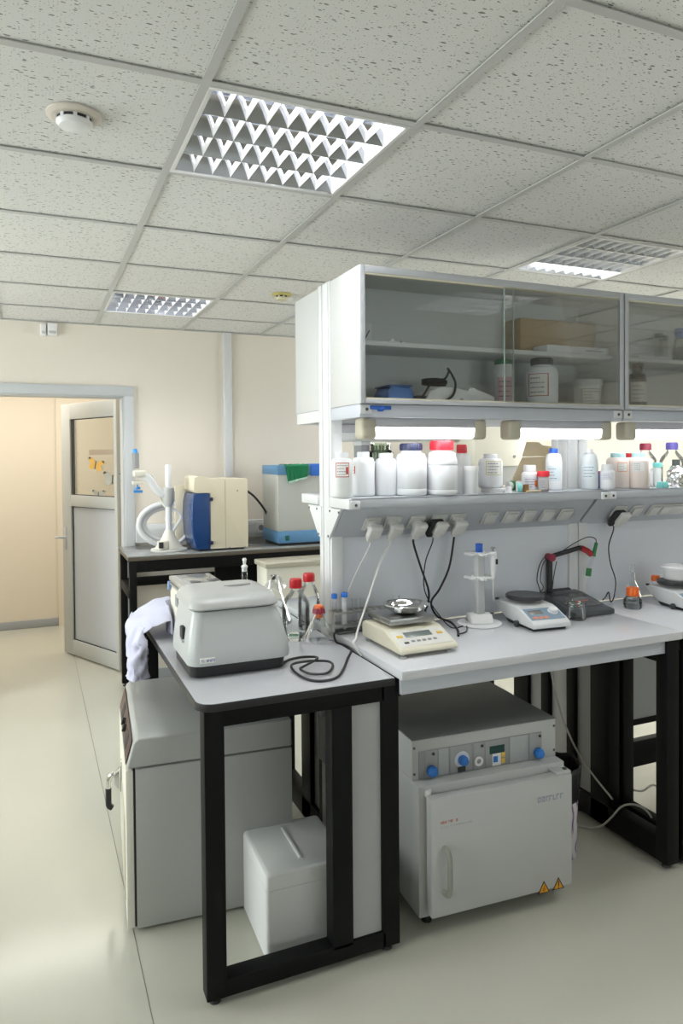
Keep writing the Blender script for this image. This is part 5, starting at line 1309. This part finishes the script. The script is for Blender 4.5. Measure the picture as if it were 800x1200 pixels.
t, X, r, H, hb = bottle('slim tube with a teal cap beside the maroon-capped glass bottle', 770, 8.5, 542, 2.47, HDPE2, TEAL, 10, 5.5, shoulder=.03, name='sample_tube', cat='tube')
def f_(t, k):
    m = MB(); m.prism([(-6*k, 0), (6*k, 0), (5*k, 7*k), (-5*k, 7*k)], 'Y', -4*k, 4*k, .002); m.build('block_body', TEAL, t)
small('tube_block', 'small teal plastic block at the front of the shelf below the teal-capped tube', 'block', 776, 572, 2.40, f_)
def f_(t, k):
    rnd = random.Random(3)
    def fo(u, v):
        a_ = 2*PI*u; r = (10.5-1.5*v-4.5*max(0, v-.7)/.3)*k; n_ = noise.noise(Vector((math.cos(a_)*3, math.sin(a_)*3, v*6)))*.009+noise.noise(Vector((math.cos(a_)*8, math.sin(a_)*8, v*14)))*.005
        return ((r+n_)*math.cos(a_), (r+n_)*math.sin(a_), v*25*k)
    m = MB(); m.grid(fo, 40, 18); m.build('foil', mat('crumpled_foil', (.82, .82, .82), .16, 1.0), t, smooth=12)
    MB().lathe([(0, 24*k), (4.5*k, 24*k), (4.5*k, 32*k), (0, 32*k)], n=24).build('cap', mat('dark_green_cap', (.08, .10, .09), .4), t)
small('foil_bottle', 'bottle wrapped in crumpled foil with dark cap at the right edge of the shelf', 'bottle', 792, 572, 2.44, f_)
t, X, r, H, hb = bottle('small milky vial behind the right pinkish bottle', 763, 8, 549, 2.50, HDPE, HDPE, 7, 3, shoulder=.1, name='vial', cat='vial')
def f_(t, k):
    MB().lathe([(0, 0), (3*k, 0), (3*k, 16*k), (0, 16*k)], n=16).build('vial_body', mat('indigo_plastic', (.10, .12, .35), .4), t)
    MB().lathe([(0, 16*k), (3.2*k, 16*k), (3.2*k, 20*k), (0, 20*k)], n=16).build('cap', mat('magenta_plastic', (.45, .03, .25), .4), t)
small('vial', 'tiny indigo vial with magenta cap behind the tall translucent bottle', 'vial', 701.5, 570, 2.52, f_)

# far side of the shelf, seen through the gap
t = thing('cardboard_sheet', 'folded pale cardboard sheet standing on the far side of the shelf', 'cardboard', (at(625, 550, 'Y', 2.78).x, 2.78, ZS))
Q = lambda px, py: at(px, py, 'Y', 2.78)
v = [Q(600, 562), Q(612, 536), Q(645, 535), Q(646, 574), Q(600, 574)]
m = MB(); m.prism([(v[0].x, ZS), (v[0].x, v[0].z), (v[1].x, v[1].z), (v[2].x, v[2].z), (v[2].x, ZS)], 'Y', 2.778, 2.783); m.build('lower_flap', CARDL, t, world=True)
v = [Q(611, 535), Q(616, 518), Q(630, 518), Q(634, 522), Q(645, 523), Q(645, 534.5)]
m = MB(); m.prism([(q.x, q.z) for q in v], 'Y', 2.772, 2.777); m.build('upper_flap', CARDL, t, world=True)
for (pa, pb, ya, yb, yw, lab, mm) in ((556, 617, 514, 546, 4.9, 'cream wall unit on the far wall seen between the shelf bottles', CREAMW),):
    a, b = at(pa, ya, 'Y', yw), at(pb, yb, 'Y', yw)
    t = thing('wall_unit', lab, 'wall unit', ((a.x+b.x)/2, YB, b.z))
    m = MB(); m.box(a.x, b.x, yw, YB, b.z, a.z+.25, .01); m.build('casing', mm, t, world=True)
    c_ = at(602.5, 535, 'Y', yw); m = MB(); m.cyl((c_.x, yw, c_.z), (c_.x, yw-.006, c_.z), .012); m.build('screw', MGREY, t, world=True)
    m = MB(); m.box(a.x+.02, b.x-.02, yw+.03, YB, b.z-.16, b.z+.005, .006); m.build('lower_casing', mat('unit_grey', (.36, .37, .36), .5), t, world=True)
for (px, wpx, yt, lab, mm) in ((424, 11, 517, 'grey box on the far side of the shelf behind the second white bottle', MGREY), (446, 30, 519, 'pale green glass jar on the far side of the shelf behind the plain white bottle', None)):
    X, r = sp(px, 2.80, wpx); H = at(px, yt, 'Y', 2.80).z-ZS
    if mm: 
        t = thing('storage_box', lab, 'box', (X, 2.80, ZS)); m = MB(); m.box(-r, r, -.04, .04, 0, H-.02, .003); m.build('box_body', mm, t); m = MB(); m.box(-r-.002, r+.002, -.042, .042, H-.02, H, .003); m.build('lid', GREYW, t)
    else:
        t = thing('glass_jar', lab, 'jar', (X, 2.80, ZS)); m = MB(); m.lathe([(0, .003), (r*.95, 0), (r, .006), (r, H*.8), (r*.8, H*.86), (r*.8, H)], n=32); m.build('jar_body', glass('green_glass', (.70, .78, .70), 1.4, .05), t)
        m = MB()
        for k in range(5): m.tube([(-r*.5+k*r*.22, 0, .006), (-r*.3+k*r*.2, .01, H*.5), (-r*.6+k*r*.3, .005, H*.95)], .004, n=6)
        m.build('stems', mat('stem_green', (.22, .27, .16), .6), t)

# ================================================================ INSIDE THE WALL CABINETS
ZA0, ZA1 = ZA+.0125, 2.0265
def cb(label, px, wpx, ytop, Y, *a, **k): return bottle(label, px, wpx, ytop, Y, *a, z0=ZA0, **k)
t, X, r, H, hb = cb('big white bottle with dark cap and red-framed label in the wall cabinet', 635, 37, 420, 2.40, HDPE, DGREY, 25, 8.5, neck=2, shoulder=.2)
label_on(t, X, 2.40, r, H, .20, .66, 38, off=-14, border=mat('label_rose', (.45, .10, .11), .7), seed=21)
t, X, r, H, hb = cb('white bottle with green cap and pink-printed label in the wall cabinet', 590, 24, 422, 2.44, HDPE, GREEN, 20, 5.5, shoulder=.12)
label_on(t, X, 2.44, r, H, .12, .62, 45, off=10, seed=22, paper=mat('label_pink', (.72, .50, .54), .7))
X, r = sp(688, 2.40, 33); H = at(688, 445.5, 'Y', 2.40).z-ZA0
t = thing('plastic_tub', 'white lidded tub with a framed label, right in the glazed cabinet', 'tub', (X, 2.40, ZA0))
MB().lathe([(0, 0), (r*.88, 0), (r*.90, .004), (r*.96, H-.02), (0, H-.02)], n=40).build('tub_body', WPLAS, t)
MB().lathe([(0, H-.024), (r*1.02, H-.024), (r*1.04, H-.018), (r*1.04, H-.004), (r, H), (0, H)], n=40).build('lid', WPLAS, t)
label_on(t, X, 2.40, r*.955, H, .12, .66, 42, off=18, border=MGREY, seed=23)
# blue case, white stirrer with black lead
X = at(461, 470, 'Y', 2.42).x
t = thing('plastic_case', 'blue plastic case at the left of the glazed cabinet\'s bottom', 'case', (X, 2.42, ZA0))
m = MB(); m.prism([(-.052, 0), (.052, 0), (.056, .03), (.046, .058), (-.040, .062), (-.054, .035)], 'Y', -.06, .06, .006, 3); m.build('case_body', mat('case_blue', (.07, .20, .55), .35), t)
m = MB(); m.box(-.05, .048, -.063, .063, .060, .066, .002); m.build('case_lid', mat('case_blue_dark', (.05, .14, .42), .35), t)
X0_ = at(487, 470, 'Y', 2.36).x; X1_ = at(577, 470, 'Y', 2.36).x
t = thing('magnetic_stirrer', 'white stirrer stored in the glazed cabinet with its black lead coiled on top', 'stirrer', ((X0_+X1_)/2, 2.40, ZA0))
m = MB(); m.prism([(X0_+.03, ZA0+.004), (X0_+.05, ZA0+.045), (X0_+.10, ZA0+.062), (X0_+.17, ZA0+.060), (X0_+.22, ZA0+.050), (X0_+.235, ZA0+.066), (X1_-.0, ZA0+.030), (X1_-.005, ZA0+.008)], 'Y', 2.34, 2.46, .005, 3); m.build('body', WPLAS, t, world=True)
m = MB(); m.box(X0_+.0, X0_+.06, 2.35, 2.45, ZA0, ZA0+.028, .004); m.build('display_end', DGREY, t, world=True)
m = MB(); m.cyl((X0_+.19, 2.338, ZA0+.010), (X0_+.19, 2.345, ZA0+.010), .010); m.build('side_foot', MGREY, t, world=True)
cc = Vector((X0_+.105, 2.40, ZA0+.072))
pts = [(X0_+.01, 2.345, ZA0+.006), (X0_+.03, 2.338, ZA0+.040), (X0_+.06, 2.34, ZA0+.075)]
for k in range(22): a_ = k*.85; pts.append((cc.x+.05*math.cos(a_), cc.y+.035*math.sin(a_), cc.z+.004+.0009*k))
pts += [(cc.x+.04, 2.36, cc.z+.05), (cc.x+.03, 2.35, cc.z+.062), (cc.x+.05, 2.345, cc.z+.03), (cc.x+.055, 2.335, cc.z), (cc.x+.04, 2.33, ZA0+.03), (cc.x+.0, 2.33, ZA0+.006)]
m = MB(); m.tube(pts, .0045, n=8, smooth=4); m.build('mains_lead', BCAB, t, world=True)
# upper shelf
a, b = at(606, 373, 'Y', 2.45), at(694, 402, 'Y', 2.45)
t = thing('cardboard_box', 'closed brown carton on the upper shelf of the glazed cabinet', 'carton', ((a.x+b.x)/2, 2.47, ZA1))
m = MB(); m.box(a.x, b.x, 2.43, 2.54, ZA1, a.z, .002); bx_ = m.build('carton_body', CARD, t, world=True)
m = MB(); m.box(a.x, b.x, 2.48, 2.49, a.z, a.z+.0015); m.build('tape', CARDL, bx_).data.transform(t.matrix_basis.inverted())
a, b = at(636, 402, 'Y', 2.36), at(708, 413, 'Y', 2.36)
t = thing('flat_box', 'flat white box lying in front of the brown carton', 'box', ((a.x+b.x)/2, 2.38, ZA1))
m = MB(); m.box(a.x, b.x, 2.335, 2.425, ZA1, ZA1+.030, .002); fb = m.build('box_body', mat('white_card', (.72, .73, .75), .6), t, world=True)
m = MB(); m.box(b.x-.12, b.x-.03, 2.3345, 2.336, ZA1+.012, ZA1+.017); m.build('box_print', INK, fb).data.transform(t.matrix_basis.inverted())
a, b = at(423, 379, 'Y', 2.36), at(434, 395, 'Y', 2.36)
t = thing('small_card_box', 'small white card box with a dark stroke, at the left end of the cabinet shelf', 'box', ((a.x+b.x)/2, 2.38, ZA1))
m = MB(); m.box(max(a.x, 1.078), b.x, 2.35, 2.41, ZA1, a.z, .002); fb = m.build('box_body', mat('white_card', (.72, .73, .75), .6), t, world=True)
xm = (max(a.x, 1.078)+b.x)/2
m = MB(); m.tube([(xm-.006, 2.3495, ZA1+.012), (xm+.010, 2.3495, ZA1+.04)], .0018, n=6); m.build('box_print', INKD, fb).data.transform(t.matrix_basis.inverted())
for k, (px, lab) in enumerate(((459, 'tiny white stopper on the cabinet\'s upper shelf near the left'), (471, 'even smaller white stopper right of its neighbour on the cabinet shelf'))):
    X = at(px, 395, 'Y', 2.37).x; s = 1-.25*k
    t = thing('stopper', lab, 'stopper', (X, 2.37, ZA1)); MB().lathe([(0, 0), (.010*s, 0), (.012*s, .006*s), (.008*s, .018*s), (0, .020*s)], n=20).build('stopper_body', WPLAS, t)
# second cabinet
t, X, r, H, hb = cb('brown reagent bottle with dark red cap and white label in the right-hand cabinet', 747, 21, 424, 2.38, AMBER, mat('oxblood_cap', (.10, .015, .02), .4), 12, 9, neck=4, shoulder=.30, name='reagent_bottle')
label_on(t, X, 2.38, r, H, .14, .56, 60, off=18, seed=31)
m = MB(); m.patch((0, 0, 0), r+.0012, face(X, 2.38)-75, face(X, 2.38)-42, H*.14, H*.56, 5); m.build('label', mat('label_purple', (.22, .02, .14), .6), t)
a, b = at(743, 411, 'Y', 2.36), at(781, 417, 'Y', 2.36)
t = thing('flat_tray', 'thin white tray lying on the upper shelf of the right-hand cabinet', 'tray', ((a.x+b.x)/2, 2.37, ZA1))
m = MB(); m.box(a.x, b.x, 2.335, 2.42, ZA1, ZA1+.006, .002); m.build('tray_body', WPLAS, t, world=True)
m = MB(); m.box(a.x+.004, b.x-.004, 2.339, 2.416, ZA1+.006, ZA1+.011, .001); m.build('tray_rim', WPLAS, t, world=True)
for (px, yt, lab) in ((772, 391, 'blue-capped clear tube in the right-hand cabinet, left of a pair'), (782, 393, 'blue-capped clear tube in the right-hand cabinet, right of a pair')):
    X, r = sp(px, 2.45, 8.5); H = at(px, yt, 'Y', 2.45).z-ZA1
    t = vessel('sample_tube', lab, 'tube', X, 2.45+.02*(px > 775), ZA1, [(0, 0), (r*.9, 0), (r, .005), (r, H-.012)], CLEARP); screwcap(t, r*1.1, H-.02, .020, NAVY, 14)
sbottle('clear bottle with broad blue cap at the right edge of the right-hand cabinet', 797, 17, 385, BLUE, 12, 10, 2.42, z=ZA1)
# ================================================================ LIGHT
def area(name, loc, rot, sx, sy, power, col=(1, 1, 1)):
    l = bpy.data.lights.new(name, 'AREA'); l.shape = 'RECTANGLE'; l.size = sx; l.size_y = sy; l.energy = power; l.color = col
    o = bpy.data.objects.new(name, l); COL.objects.link(o); o.location = loc; o.rotation_euler = rot; return o
for k, (x0, x1) in enumerate(WIN):                              # daylight arriving at the windows
    area('window_daylight', ((x0+x1)/2, YF-.12, 1.6), (PI/2, 0, 0), 1.6, 1.35, 14, (.93, .97, 1.0))
for (ya, yb), pw in zip(LW, (40, 85)): area('window_daylight', (XL-.10, (ya+yb)/2, 1.6), (0, -PI/2, 0), 1.4, 1.9, pw, (.95, .98, 1.0))
area('window_daylight', (XR+.10, 3.4, 1.6), (0, PI/2, 0), 1.4, 2.2, 130, (1, .98, .95))  # added fill at the right-hand window, brightens the back wall and far side
area('corridor_lamp', (-.3, 6.3, 2.6), (0, 0, 0), 2.6, .5, 36, (1, .95, .87))
w_ = bpy.data.worlds.new('sky'); SC.world = w_; w_.use_nodes = True
w_.node_tree.nodes['Background'].inputs['Color'].default_value = (.75, .85, 1, 1); w_.node_tree.nodes['Background'].inputs['Strength'].default_value = 1.0
vs = SC.view_settings; vs.view_transform = 'Standard'; vs.look = 'None'; vs.gamma = 1; vs.use_curve_mapping = False; vs.exposure = 0.38
